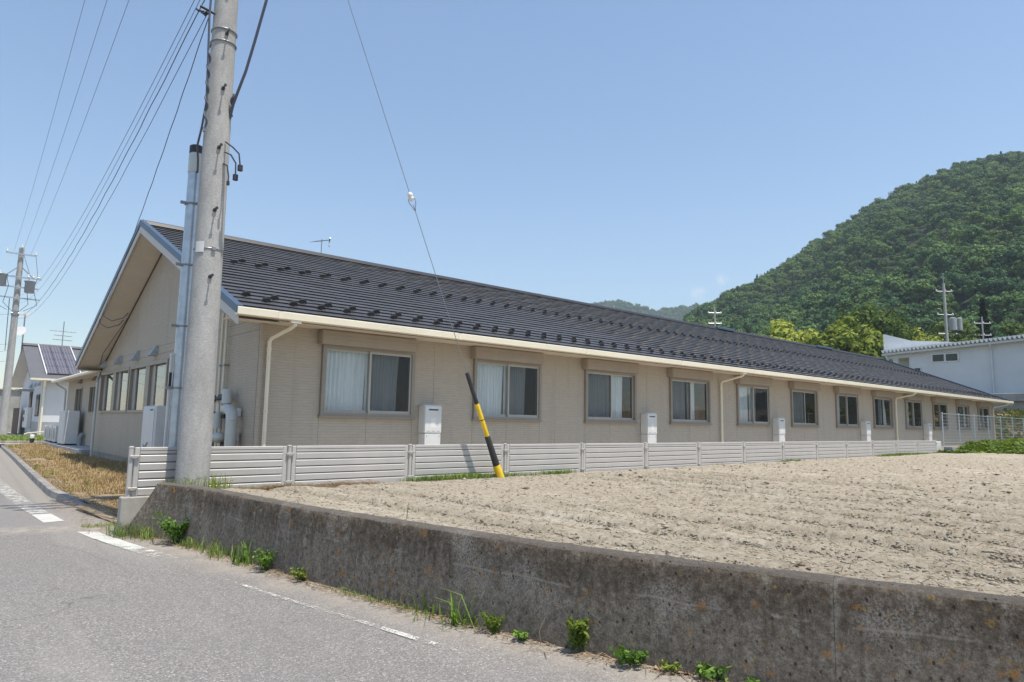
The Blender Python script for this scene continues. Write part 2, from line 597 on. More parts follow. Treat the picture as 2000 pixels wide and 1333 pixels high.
    vp = N.new("ShaderNodeTexVoronoi"); vp.inputs['Scale'].default_value = 34
    mp = N.new("ShaderNodeMapping"); mp.inputs['Rotation'].default_value = (0.5, 0.2, 0.3); mp.inputs['Scale'].default_value = (1, 1, 0.6)
    L.new(v, mp.inputs['Vector']); L.new(mp.outputs[0], vp.inputs['Vector'])
    vsp = N.new("ShaderNodeSeparateColor"); L.new(vp.outputs['Color'], vsp.inputs[0])
    pit = _range(N, L, vp.outputs['Distance'], 0.10, 0.30)
    pit = _math(N, L, 'MAXIMUM', pit, _range(N, L, vsp.outputs[1], 0.20, 0.30))
    c = _mix(N, L, _range(N, L, pit, 0.0, 0.7, 0.75, 0.0), c, (0.045, 0.038, 0.032))  # shade inside the pits painted into the colour
    L.new(c, b.inputs['Base Color'])
    h = _math(N, L, 'ADD', _math(N, L, 'MULTIPLY', pit, 1.0), _math(N, L, 'ADD', _math(N, L, 'MULTIPLY', n_fine, 0.9), _math(N, L, 'MULTIPLY', n_mid, 1.2)))
    _bump(N, L, h, b, 1.0, 0.022)
    return m


M['wall'] = wall_concrete()


def road_mat():
    m, N, L, b = mat_new('worn_asphalt')
    g = N.new("ShaderNodeNewGeometry")
    sep = N.new("ShaderNodeSeparateXYZ"); L.new(g.outputs['Position'], sep.inputs[0])
    v = _coord(N, L, 'world')
    vo = N.new("ShaderNodeTexVoronoi"); vo.inputs['Scale'].default_value = 105; L.new(v, vo.inputs['Vector'])
    vsep = N.new("ShaderNodeSeparateColor"); L.new(vo.outputs['Color'], vsep.inputs[0])
    n2 = _noise(N, L, v, 0.7, 5, 0.6)
    n3 = _noise(N, L, v, 260, 2, 0.6)
    stone = _ramp(N, L, vsep.outputs[0], [(0.0, (0.155, 0.145, 0.134)), (0.35, (0.215, 0.201, 0.187)), (0.7, (0.28, 0.262, 0.243)), (0.93, (0.345, 0.323, 0.30)), (1.0, (0.52, 0.49, 0.455))])
    c = _mix(N, L, _range(N, L, vo.outputs['Distance'], 0.45, 0.75, 0.0, 0.55), stone, (0.11, 0.105, 0.10))
    c = _mix(N, L, _range(N, L, n3, 0.35, 0.65, 0.0, 0.3), c, (0.20, 0.185, 0.17))
    c = _mix(N, L, _range(N, L, n2, 0.35, 0.7, 0, 0.35), c, (0.195, 0.184, 0.174))
    tr = _noise(N, L, _coord(N, L, 'world', (0.9, 0.12, 1)), 1.4, 4, 0.6)
    c = _mix(N, L, _range(N, L, tr, 0.48, 0.68, 0, 0.28), c, (0.34, 0.32, 0.295))
    # hairline cracks and oil-dark stains
    cv = N.new("ShaderNodeTexVoronoi"); cv.feature = 'DISTANCE_TO_EDGE'; cv.inputs['Scale'].default_value = 0.55
    cn = N.new("ShaderNodeTexNoise"); cn.inputs['Scale'].default_value = 3.5; cn.inputs['Detail'].default_value = 6
    L.new(v, cn.inputs['Vector'])
    ca = N.new("ShaderNodeVectorMath"); ca.operation = 'MULTIPLY_ADD'
    L.new(cn.outputs['Color'], ca.inputs[0]); ca.inputs[1].default_value = (0.55, 0.55, 0.55); L.new(v, ca.inputs[2])
    L.new(ca.outputs[0], cv.inputs['Vector'])
    crack = _math(N, L, 'MULTIPLY', _range(N, L, cv.outputs['Distance'], 0.0, 0.007, 1.0, 0.0), _range(N, L, _noise(N, L, v, 0.45, 3), 0.50, 0.58))
    c = _mix(N, L, _math(N, L, 'MULTIPLY', crack, 0.65), c, (0.07, 0.062, 0.055))
    c = _mix(N, L, _range(N, L, _noise(N, L, v, 1.9, 4, 0.7), 0.62, 0.74, 0, 0.30), c, (0.125, 0.117, 0.11))
    # dusty shoulder towards the wall and kerb
    edge = _math(N, L, 'MAXIMUM', _math(N, L, 'SUBTRACT', 3.32, _math(N, L, 'MULTIPLY', sep.outputs['Y'], 0.172)), 1.42)
    d = _math(N, L, 'SUBTRACT', sep.outputs['X'], edge)
    d = _math(N, L, 'ADD', d, _math(N, L, 'MULTIPLY', _math(N, L, 'SUBTRACT', _noise(N, L, v, 2.2, 5, 0.65), 0.5), 0.7))
    dust = _range(N, L, d, -0.16, 0.38, 0, 0.82)
    dust = _math(N, L, 'MULTIPLY', dust, _range(N, L, _noise(N, L, v, 38, 4, 0.7), 0.28, 0.62, 0.45, 1.0))
    yb = _math(N, L, 'ADD', sep.outputs['Y'], _math(N, L, 'MULTIPLY', sep.outputs['X'], 0.18))
    band = _range(N, L, _math(N, L, 'ABSOLUTE', _math(N, L, 'SUBTRACT', yb, 10.72)), 0.08, 0.55, 1.0, 0.0)
    band = _math(N, L, 'MULTIPLY', band, _range(N, L, sep.outputs['X'], 0.0, 1.2, 0.15, 0.85))
    band = _math(N, L, 'MULTIPLY', band, _range(N, L, _noise(N, L, v, 5, 5, 0.7), 0.36, 0.6))
    dust = _math(N, L, 'MAXIMUM', dust, band)
    c = _mix(N, L, dust, c, (0.37, 0.325, 0.27))
    # smoother old asphalt beyond the seam
    far = _range(N, L, sep.outputs['Y'], 10.2, 10.9, 0, 0.5)
    c = _mix(N, L, far, c, (0.235, 0.225, 0.215))
    L.new(c, b.inputs['Base Color'])
    b.inputs['Roughness'].default_value = 0.95
    b.inputs['Specular IOR Level'].default_value = 0.15
    hh = _math(N, L, 'ADD', _math(N, L, 'MULTIPLY', vo.outputs['Distance'], -1.0), _math(N, L, 'MULTIPLY', n3, 0.3))
    _bump(N, L, hh, b, 0.3, 0.004)
    return m


M['road'] = road_mat()


def paint_mat():
    m, N, L, b = mat_new('worn_road_paint')
    g = N.new("ShaderNodeNewGeometry")
    sep = N.new("ShaderNodeSeparateXYZ"); L.new(g.outputs['Position'], sep.inputs[0])
    v = _coord(N, L, 'world')
    vo = N.new("ShaderNodeTexVoronoi"); vo.inputs['Scale'].default_value = 85; L.new(v, vo.inputs['Vector'])
    at = N.new("ShaderNodeAttribute"); at.attribute_name = 'wear'
    n = _math(N, L, 'ADD', _math(N, L, 'MULTIPLY', _noise(N, L, v, 7, 4, 0.65), 0.6), _math(N, L, 'MULTIPLY', _noise(N, L, v, 75, 3, 0.6), 0.55))
    keep = _range(N, L, _math(N, L, 'SUBTRACT', n, at.outputs['Fac']), -0.07, 0.09, 0.0, 0.88)
    t = N.new("ShaderNodeBsdfTransparent")
    mx = N.new("ShaderNodeMixShader")
    L.new(keep, mx.inputs[0]); L.new(t.outputs[0], mx.inputs[1]); L.new(b.outputs[0], mx.inputs[2])
    L.new(mx.outputs[0], N['Material Output'].inputs['Surface'])
    L.new(_ramp(N, L, n, [(0.3, (0.46, 0.45, 0.41)), (0.7, (0.68, 0.67, 0.62))]), b.inputs['Base Color'])
    b.inputs['Roughness'].default_value = 0.8
    return m


M['paint'] = paint_mat()


def soil_mat():
    m, N, L, b = mat_new('dry_field_soil')
    v = _coord(N, L, 'world')
    vs_ = _coord(N, L, 'world', (1.6, 0.3, 1))
    n1 = _noise(N, L, v, 1.1, 5, 0.6)
    n2 = _noise(N, L, v, 14, 8, 0.8)
    n3 = _noise(N, L, v, 110, 4, 0.75)
    ns = _noise(N, L, vs_, 1.2, 5, 0.65)
    c = _ramp(N, L, n2, [(0.34, (0.22, 0.175, 0.125)), (0.47, (0.365, 0.31, 0.232)), (0.62, (0.47, 0.41, 0.32))])
    c = _mix(N, L, _range(N, L, n1, 0.42, 0.64, 0, 0.25), c, (0.40, 0.352, 0.265))
    pale = _math(N, L, 'MULTIPLY', _range(N, L, ns, 0.52, 0.72, 0, 0.65), _range(N, L, n2, 0.36, 0.56, 0.1, 1))
    c = _mix(N, L, pale, c, (0.58, 0.53, 0.43))
    c = _mix(N, L, _range(N, L, n3, 0.60, 0.70, 0, 0.6), c, (0.17, 0.13, 0.095))
    L.new(c, b.inputs['Base Color'])
    b.inputs['Roughness'].default_value = 0.95
    b.inputs['Specular IOR Level'].default_value = 0.118
    _bump(N, L, _math(N, L, 'ADD', n2, _math(N, L, 'MULTIPLY', n3, 0.45)), b, 0.8, 0.03)
    return m


M['soil'] = soil_mat()


def leafy(name, cols, rough=0.55, trans=0.35, space='world', nscale=0.5, attr=False, rnd=0.3):
    """foliage: tone varies by clump and by leaf, part of the light passes through"""
    m, N, L, b = mat_new(name)
    n = _noise(N, L, _coord(N, L, space), nscale, 3)
    if attr:
        at = N.new("ShaderNodeAttribute"); at.attribute_name = 'tone'
        f = _math(N, L, 'ADD', _math(N, L, 'MULTIPLY', n, 0.5), _math(N, L, 'MULTIPLY', at.outputs['Fac'], 0.5))
    else:
        f = n
    oi = N.new("ShaderNodeObjectInfo")
    f = _math(N, L, 'ADD', f, _math(N, L, 'MULTIPLY', _math(N, L, 'SUBTRACT', oi.outputs['Random'], 0.5), rnd))
    k = len(cols)
    c = _ramp(N, L, f, [(0.25 + 0.5 * i / (k - 1), cc) for i, cc in enumerate(cols)])
    L.new(c, b.inputs['Base Color'])
    b.inputs['Roughness'].default_value = rough
    b.inputs['Specular IOR Level'].default_value = 0.12
    tl = N.new("ShaderNodeBsdfTranslucent")
    L.new(_mix(N, L, 1.0, c, (1.0, 1.0, 0.55), 'MULTIPLY'), tl.inputs[0])
    mx = N.new("ShaderNodeMixShader"); mx.inputs[0].default_value = trans
    L.new(b.outputs[0], mx.inputs[1]); L.new(tl.outputs[0], mx.inputs[2])
    L.new(mx.outputs[0], N['Material Output'].inputs['Surface'])
    return m


M['grass'] = leafy('green_grass', [(0.09, 0.15, 0.03), (0.17, 0.26, 0.055), (0.31, 0.36, 0.12)], nscale=2, attr=True)
M['drygrass'] = leafy('dry_grass', [(0.29, 0.195, 0.105), (0.49, 0.365, 0.215), (0.66, 0.55, 0.37)], nscale=1.3, attr=True)
M['weed'] = leafy('weed_leaves', [(0.07, 0.14, 0.025), (0.14, 0.26, 0.045), (0.25, 0.38, 0.08)], nscale=4, attr=True)
M['weed_y'] = leafy('yellow_green_leaves', [(0.12, 0.17, 0.03), (0.20, 0.27, 0.045), (0.32, 0.36, 0.08)], nscale=4, attr=True)
M['bed'] = leafy('bank_leaves', [(0.09, 0.14, 0.025), (0.20, 0.28, 0.05), (0.36, 0.43, 0.10)], nscale=1.2, attr=True)
M['slope'] = leafy('slope_scrub', [(0.09, 0.12, 0.03), (0.17, 0.17, 0.05), (0.30, 0.20, 0.075)], nscale=0.5, attr=True)
M['tree_y'] = leafy('yellow_green_crown', [(0.13, 0.18, 0.025), (0.27, 0.325, 0.05), (0.46, 0.49, 0.10)], nscale=0.6, attr=True)
M['tree_g'] = leafy('green_crown', [(0.045, 0.085, 0.016), (0.09, 0.145, 0.028), (0.15, 0.20, 0.04)], nscale=0.5, attr=True)
M['tree_d'] = leafy('conifer_crown', [(0.012, 0.028, 0.012), (0.022, 0.045, 0.016), (0.04, 0.065, 0.02)], nscale=0.5, attr=True)
M['hilltree'] = leafy('hill_forest', [(0.036, 0.088, 0.046), (0.075, 0.155, 0.056), (0.125, 0.218, 0.062), (0.18, 0.26, 0.075)], nscale=0.028, attr=True, trans=0.25, rnd=0.42)
M['hillground'] = plain('hill_ground', (0.018, 0.034, 0.014), 0.95, 0, 0.3, 0.1)  # near-black green paints the shadow gaps between the crowns
M['verge'] = plain('verge_soil', (0.28, 0.215, 0.14), 0.95, 0, 0.3, 9, 0.5, 30)
def clod_mat():
    m, N, L, b = mat_new('soil_clod')
    at = N.new("ShaderNodeAttribute"); at.attribute_name = 'tone'
    L.new(_ramp(N, L, at.outputs['Fac'], [(0.0, (0.135, 0.095, 0.062)), (0.22, (0.22, 0.165, 0.115)), (0.36, (0.32, 0.285, 0.21)), (1.0, (0.42, 0.37, 0.28))]), b.inputs['Base Color'])
    b.inputs['Roughness'].default_value = 0.95
    return m


M['clod'] = clod_mat()
M['stick'] = plain('dead_stalk', (0.20, 0.15, 0.095), 0.9, 0, 0.45, 8)
M['litter'] = plain('dry_litter', (0.33, 0.235, 0.145), 0.9, 0, 0.45, 8)
M['land'] = plain('distant_land', (0.16, 0.17, 0.10), 0.95, 0, 0.3, 0.02)

# ================================================================== THE GROUND
tag(MB().add([(-1500, -1500, -0.08), (1500, -1500, -0.08), (1500, 1500, -0.08), (-1500, 1500, -0.08)], [(0, 1, 2, 3)]).build('ground', M['land']), kind='structure')
tag(MB().add([(-40, -25, 0), (6.4, -25, 0), (6.4, 80, 0), (-40, 80, 0)], [(0, 1, 2, 3)]).build('road', M['road']), kind='structure')


# ---- retaining wall between the road and the field
WB = [(1.97, 9.45), (2.06, 9.30), (2.19, 9.05), (2.30, 8.75), (2.38, 8.40), (2.46, 7.8), (2.535, 6.8), (2.63, 5.8), (2.75, 5.1), (2.86, 4.45), (2.97, 3.8), (3.06, 3.3), (3.20, 2.75),
      (3.40, 2.1), (3.62, 1.45), (3.83, 0.85), (4.20, -0.2), (5.0, -2.5), (6.0, -5.5)]
_wy = np.array([p[1] for p in WB][::-1]); _wx = np.array([p[0] for p in WB][::-1])


def wall_x(y):
    return np.interp(y, _wy, _wx)


wall_t = thing('retaining_wall', (2.5, 8, 0), 'weathered low concrete retaining wall with orange lichen edging the bare field', 'wall')


def wall_section(y0, y1, end_slope=False):
    n = max(4, int(abs(y0 - y1) / 0.05))
    ys = np.linspace(y0, y1, n + 1)
    prof = [(0.0, -0.12), (0.004, 0.04), (0.014, 0.2), (0.024, 0.36), (0.034, 0.5), (0.041, 0.595), (0.052, 0.622), (0.072, 0.634), (0.12, 0.638), (0.185, 0.635), (0.20, 0.62), (0.205, 0.25)]
    V = []
    for i, y in enumerate(ys):
        x = float(wall_x(y)); dx = float(wall_x(y - 0.1) - wall_x(y + 0.1)) / 0.2
        t = Vector((dx, -1, 0)).normalized(); nn = Vector((-t.y, t.x, 0))
        if nn.x < 0: nn = -nn
        for j, (o, z) in enumerate(prof):
            yy = y
            if end_slope:                       # the end of the wall leans back up the field
                yy = y - max(0, 1 - i / 8.0) * 0.42 * max(0, z) / 0.63
            j1 = (vnoise(np.array([y * 6.0]), np.array([z * 7.0 + j]), 5)[0] - 0.5) * 0.012
            wx = float(wall_x(yy)) if end_slope else x
            V.append((wx + nn.x * (o + j1), yy + nn.y * (o + j1), z + (j1 * 0.7 if j > 5 else 0)))
    m = len(prof)
    F = []
    for i in range(n):
        for j in range(m - 1):
            F.append((i * m + j, i * m + j + 1, (i + 1) * m + j + 1, (i + 1) * m + j))
    F.append(tuple(range(m))); F.append(tuple(n * m + j for j in range(m - 1, -1, -1)))
    return MB().add(V, F).build('wall_section', M['wall'], wall_t, smooth=True)


wall_section(9.40, 6.24, True)
wall_section(6.238, 1.62)
wall_section(1.618, -5.4)

def foot_z(y):
    return np.interp(y, [-6, 2.0, 3.0, 6.5, 8.4, 20], [0.06, 0.06, 0.05, 0.045, 0.012, 0.0])


ys_ = np.linspace(9.2, -5.4, 110)
V = []; F = []
for i, y_ in enumerate(ys_):
    xw = float(wall_x(y_)) + 0.06; hz_ = float(foot_z(y_))
    for j, (o, k) in enumerate(((0.95, -0.02), (0.8, 0.08), (0.5, 0.42), (0.22, 0.78), (0.0, 1.0))):
        V.append((xw - o, y_, 0.0015 + hz_ * k + (fbm(np.array([xw - o]) * 3, np.array([y_ * 3]), 33, 3)[0] - 0.45) * 0.008 * (k > 0.5)))
    if i:
        for j in range(4): F.append(((i - 1) * 5 + j, i * 5 + j, i * 5 + j + 1, (i - 1) * 5 + j + 1))
tag(MB().add(V, F).build('road_shoulder', M['road'], smooth=True), kind='structure')

def road_h(x, y):
    """height of the carriageway: it lifts a little towards the wall"""
    if y > 9.2: return 0.0
    o = float(wall_x(y)) + 0.06 - x
    return max(0.0, float(np.interp(-o, [-0.95, -0.8, -0.5, -0.22, 0.0], [0.0, 0.08, 0.42, 0.78, 1.0])) * float(foot_z(y))) + (0.004 if o < 0.95 else 0)


def strip(name, pts, width_pts, wear):
    """road marking: left and right edges plus wear per station"""
    V, F = [], []
    n0 = len(pts); t_ = np.linspace(0, n0 - 1, (n0 - 1) * 6 + 1); k_ = np.arange(n0)
    mk = lambda P: list(zip(np.interp(t_, k_, [p[0] for p in P]), np.interp(t_, k_, [p[1] for p in P])))
    pts, width_pts, wear = mk(pts), mk(width_pts), list(np.interp(t_, k_, wear))
    for (a, b) in zip(pts, width_pts):
        V += [(a[0], a[1], road_h(*a) + 0.005), (b[0], b[1], road_h(*b) + 0.005)]
    for i in range(len(pts) - 1):
        F.append((2 * i, 2 * i + 1, 2 * i + 3, 2 * i + 2))
    o = MB().add(V, F).build(name, M['paint'])
    at = o.data.attributes.new('wear', 'FLOAT', 'POINT')
    at.data.foreach_set('value', [w for w in wear for _ in (0, 1)])
    return tag(o, kind='structure')


strip('road_marking', [(1.66, 24), (1.33, 19), (1.31, 15.7), (1.34, 13.5), (1.385, 12.15)], [(1.9, 24), (1.57, 19), (1.555, 15.7), (1.58, 13.5), (1.61, 12.12)], [0.66, 0.62, 0.57, 0.60, 0.55])
strip('road_marking', [(1.39, 12.02), (1.42, 11.04)], [(1.62, 12.0), (1.66, 11.1)], [0.34, 0.44])
strip('road_marking', [(1.63, 9.96), (1.72, 9.0), (1.83, 8.3), (1.94, 7.6), (2.12, 6.6), (2.30, 5.5), (2.43, 4.6), (2.56, 3.75), (2.63, 3.2)],
      [(1.83, 9.85), (1.92, 8.9), (2.02, 8.2), (2.11, 7.55), (2.28, 6.55), (2.44, 5.45), (2.56, 4.6), (2.70, 3.72), (2.78, 3.2)],
      [0.36, 0.42, 0.54, 0.66, 0.82, 0.84, 0.82, 0.78, 0.88])
strip('road_marking', [(1.93, 7.6), (2.10, 6.5), (2.26, 5.4), (2.42, 4.5), (2.53, 3.8), (2.60, 3.4)], [(1.965, 7.58), (2.138, 6.48), (2.300, 5.38), (2.462, 4.5), (2.58, 3.8), (2.66, 3.38)], [0.75, 0.69, 0.60, 0.58, 0.57, 0.66])

# ---- the field
def field_z(x, y):
    x = np.asarray(x, float); y = np.asarray(y, float)
    d = x - (wall_x(y) + 0.2)
    z = 0.565 + 0.04 * np.exp(-np.clip(d, 0, None) / 0.5)
    zf = 0.452 + 0.0035 * x
    k = np.clip((9.3 - y) / 1.3, 0, 1); k = k * k * (3 - 2 * k)
    z = zf * (1 - k) + z * k
    warp = (fbm(x * 0.5, y * 0.35, 3, 3) - 0.45) * 0.9
    ph = np.mod(x + warp * 0.30 + 0.06 * y, 0.80) / 0.80
    amp = 0.075 * np.clip(d / 0.35, 0, 1) * (0.15 + 1.1 * vnoise(x * 0.9, y * 0.45, 9)) * k
    z = z + (np.where(ph < 0.06, ph / 0.06, 1 - (ph - 0.06) / 0.94) - 0.45) * amp
    z = z + ((fbm(x * 5, y * 4, 21, 4) - 0.47) * 0.034 + (fbm(x * 17, y * 15, 31, 3) - 0.43) * 0.022) * np.clip(d / 0.2 + 0.3, 0, 1)
    return z


def grid(x0, x1, y0, y1, step, zf, clampx=None):
    nx, ny = int(round((x1 - x0) / step)), int(round((y1 - y0) / step))
    X, Y = np.meshgrid(np.linspace(x0, x1, nx + 1), np.linspace(y0, y1, ny + 1))
    if clampx is not None: X = np.maximum(X, clampx(Y))
    Z = zf(X, Y)
    V = np.stack([X.ravel(), Y.ravel(), Z.ravel()], 1)
    idx = np.arange((nx + 1) * (ny + 1)).reshape(ny + 1, nx + 1)
    F = np.stack([idx[:-1, :-1].ravel(), idx[:-1, 1:].ravel(), idx[1:, 1:].ravel(), idx[1:, :-1].ravel()], 1)
    if clampx is not None:
        w = V[F[:, 1], 0] - V[F[:, 0], 0]
        F = F[w > 1e-5]
    return V, F


_wall_in = lambda Y: wall_x(Y) + 0.15
Va, Fa = grid(2.3, 11.0, -2.0, 9.36, 0.034, field_z, _wall_in)
Vb, Fb = grid(11.0, 33.5, -6.0, 9.36, 0.075, field_z)
Vc, Fc = grid(5.5, 33.5, -30.0, -6.0, 1.0, lambda X, Y: 0.56 + 0 * X)
Vd, Fd = grid(4.2, 11.0, -6.0, -2.0, 0.2, lambda X, Y: field_z(X, Y), _wall_in)
V = np.concatenate([Va, Vb, Vc, Vd]); F = np.concatenate([Fa, Fb + len(Va), Fc + len(Va) + len(Vb), Fd + len(Va) + len(Vb) + len(Vc)])
tag(np_mesh('field', V, F, M['soil'], smooth=True), kind='structure')


def scatter_field(n, near=1.0):
    """points thicker near the road side of the field"""
    out = []
    while len(out) < n:
        d = 2.6 + 24 * rng.random(n) ** 1.9
        a = np.radians(17 + 63 * rng.random(n))
        x, y = d * np.sin(a), d * np.cos(a)
        ok = (x > wall_x(y) + 0.22) & (y < 9.15) & (x < 31)
        out += list(zip(x[ok], y[ok]))
    P = np.array(out[:n])
    return P[:, 0], P[:, 1], field_z(P[:, 0], P[:, 1])


def clods(n):
    x, y, z = scatter_field(n)
    s = 0.004 + 0.010 * rng.random(n) ** 3 + np.where(rng.random(n) < 0.02, 0.026 * rng.random(n), 0)
    s *= np.clip(np.hypot(x, y) / 9, 0.75, 1.3)
    base = np.array([(1, 0, 0), (-1, 0, 0), (0, 1, 0), (0, -1, 0), (0, 0, 0.8), (0, 0, -0.6)])
    fc = np.array([(0, 2, 4), (2, 1, 4), (1, 3, 4), (3, 0, 4), (2, 0, 5), (1, 2, 5), (3, 1, 5), (0, 3, 5)])
    j = 1 + 0.7 * (rng.random((n, 6, 3)) - 0.5)
    V = base[None] * j * s[:, None, None] * np.array([1.0, 1.7, 0.8])
    a = rng.normal(size=n) * 0.5; c, sn = np.cos(a)[:, None], np.sin(a)[:, None]
    V = np.stack([V[..., 0] * c - V[..., 1] * sn, V[..., 0] * sn + V[..., 1] * c, V[..., 2]], -1)
    V += np.stack([x, y, z + s * 0.2], -1)[:, None, :]
    F = fc[None] + (np.arange(n) * 6)[:, None, None]
    return V.reshape(-1, 3), F.reshape(-1, 3)


def furrow_points(n):
    """crumbs lie thickest along the cut edge of each furrow"""
    x, y, z = scatter_field(n)
    warp = (fbm(x * 0.5, y * 0.35, 3, 3) - 0.45) * 0.9
    ph = np.mod(x + warp * 0.30 + 0.06 * y, 0.80)
    for _ in range(4):
        warp = (fbm(x * 0.5, y * 0.35, 3, 3) - 0.45) * 0.9
        ph = np.mod(x + warp * 0.30 + 0.06 * y + 0.4, 0.80) - 0.4
        x = x - ph * 0.8
    x = x + rng.normal(size=n) * 0.010 + 0.010
    ok = (vnoise(x * 0.9, y * 0.45, 9) + 0.35 * (rng.random(n) - 0.5) > 0.45) & (x > wall_x(y) + 0.22) & (y < 9.1)
    return x[ok], y[ok], field_z(x[ok], y[ok])


def clods_at(x, y, z, s):
    n = len(x)
    base = np.array([(1, 0, 0), (-1, 0, 0), (0, 1, 0), (0, -1, 0), (0, 0, 0.8), (0, 0, -0.6)])
    fc = np.array([(0, 2, 4), (2, 1, 4), (1, 3, 4), (3, 0, 4), (2, 0, 5), (1, 2, 5), (3, 1, 5), (0, 3, 5)])
    V = base[None] * (1 + 0.7 * (rng.random((n, 6, 3)) - 0.5)) * s[:, None, None] * np.array([1.0, 1.9, 0.9])
    V = V + np.stack([x, y, z + s * 0.2], -1)[:, None, :]
    return V.reshape(-1, 3), (fc[None] + (np.arange(n) * 6)[:, None, None]).reshape(-1, 3)


x, y, z = furrow_points(22000)
V, F = clods_at(x, y, z, 0.0025 + 0.0065 * rng.random(len(x)) ** 2.2)
tag(np_mesh('furrow_crumbs', V, F, M['clod'], attr=np.repeat(0.10 + rng.random(len(x)) * 0.85, 8)), kind='stuff')
V, F = clods(17000)
tag(np_mesh('soil_clods', V, F, M['clod'], attr=np.repeat(rng.random(len(F) // 8), 8)), kind='stuff')


def sticks(x, y, z, lmin, lmax, w, lift=0.3):
    n = len(x)
    L = lmin + (lmax - lmin) * rng.random(n) ** 2
    a = rng.random(n) * 6.28
    el = (rng.random(n) - 0.15) * lift
    d = np.stack([np.cos(a) * np.cos(el), np.sin(a) * np.cos(el), np.sin(el)], -1) * L[:, None]
    s = np.stack([-np.sin(a), np.cos(a), 0 * a], -1) * (w * (0.6 + 0.8 * rng.random(n)))[:, None]
    p = np.stack([x, y, z + w * 0.8], -1)
    up = np.array([0, 0, w * 1.2])
    bend = np.stack([0 * a, 0 * a, L * 0.12 * rng.random(n)], -1)
    V = np.stack([p - s, p + s, p + up, p + d * 0.5 - s + bend, p + d * 0.5 + s + bend, p + d * 0.5 + up + bend, p + d], 1)
    fc = np.array([(0, 3, 5), (0, 5, 2), (1, 2, 5), (1, 5, 4), (0, 1, 4), (0, 4, 3), (3, 6, 5), (4, 5, 6), (3, 4, 6)])
    F = fc[None] + (np.arange(n) * 7)[:, None, None]
    return V.reshape(-1, 3), F.reshape(-1, 3)


x, y, z = scatter_field(2600)
V, F = sticks(x, y, z, 0.02, 0.13, 0.0022, 0.5)
tag(np_mesh('dead_stalks', V, F, M['stick']), kind='stuff')

# ---- verge of dry grass beside the gable, kerb, yard
KERB = [(3.6, 46.0), (2.95, 37.3), (2.56, 28.6), (2.08, 18.7), (1.90, 14.6), (1.97, 13.2), (2.08, 12.5)]
_ky = np.array([p[1] for p in KERB][::-1]); _kx = np.array([p[0] for p in KERB][::-1])


def kerb_x(y):
    return np.interp(y, _ky, _kx)


def verge_z(x, y):
    e = np.clip((12.8 - y) / 1.8, 0, 1)
    z = 0.075 + (fbm(x * 2, y * 2, 41, 3) - 0.45) * 0.07
    z = z * (1 - e) + e * 0.02
    return z + 0.006 * np.clip(y - 26, 0, 20)


kb = MB()
ky = np.linspace(45.5, 12.6, 60)
for i in range(len(ky) - 1):
    y0, y1 = ky[i], ky[i + 1]
    h0 = 0.10 * min(1, (y0 - 12.4) / 0.9); h1 = 0.10 * min(1, max(0, (y1 - 12.4)) / 0.9)
    kb.add([(kerb_x(y0), y0, -0.05), (kerb_x(y0) + 0.02, y0, h0 + 0.01), (kerb_x(y0) + 0.15, y0, h0 + 0.01), (kerb_x(y0) + 0.15, y0, -0.05),
            (kerb_x(y1), y1, -0.05), (kerb_x(y1) + 0.02, y1, h1 + 0.01), (kerb_x(y1) + 0.15, y1, h1 + 0.01), (kerb_x(y1) + 0.15, y1, -0.05)],
           [(0, 1, 5, 4), (1, 2, 6, 5), (2, 3, 7, 6)])
tag(kb.build('kerb', M['kerb']), kind='structure')

V, F = grid(1.9, 6.0, 9.5, 46.0, 0.15, verge_z, lambda Y: np.where(Y > 12.5, kerb_x(Y) + 0.12, 1.95 + (12.5 - Y) * 0.09))
tag(np_mesh('verge', V, F, M['verge'], smooth=True), kind='structure')
tag(MB().add([(4.62, 9.5, 0.29), (60, 9.5, 0.29), (60, 12.3, 0.29), (4.62, 12.3, 0.29)], [(0, 1, 2, 3)]).build('yard', M['yard']), kind='structure')
tag(MB().add([(2.4, 37.6, 0.16), (60, 37.6, 0.16), (60, 120, 0.16), (2.4, 120, 0.16)], [(0, 1, 2, 3)]).build('far_yard', M['yard']), kind='structure')


def blades(x, y, z, h, w, lean, wob=0.5):
    """bent grass blades of two segments, one object"""
    n = len(x)
    a = rng.random(n) * 6.28
    h = h * (0.45 + 0.9 * rng.random(n))
    le = lean * (0.2 + rng.random(n))
    dirv = np.stack([np.cos(a), np.sin(a), 0 * a], -1)
    sid = np.stack([-np.sin(a), np.cos(a), 0 * a], -1) * (w * (0.6 + 0.8 * rng.random(n)))[:, None]
    p = np.stack([x, y, z - 0.01], -1)
    upv = np.array([0, 0, 1.0])
    m1 = p + dirv * (h * le * 0.35)[:, None] + upv * (h * 0.6)[:, None]
    t = p + dirv * (h * le)[:, None] + upv * (h * (1 - 0.35 * le))[:, None]
    V = np.stack([p - sid, p + sid, m1 + sid * 0.75, m1 - sid * 0.75, t], 1).reshape(-1, 3)
    b = (np.arange(n) * 5)[:, None]
    F = np.concatenate([b + np.array([[0, 1, 2]]), b + np.array([[0, 2, 3]]), b + np.array([[3, 2, 4]])], 1).reshape(-1, 3)
    tone = np.repeat(rng.random(n), 3)
    return V, F, tone


def grass_obj(name, x, y, z, h, w, lean, mat, kind='stuff', parent=None):
    V, F, tone = blades(x, y, z, h, w, lean)
    o = np_mesh(name, V, F, mat, parent, attr=tone)
    if kind: tag(o, kind=kind)
    return o


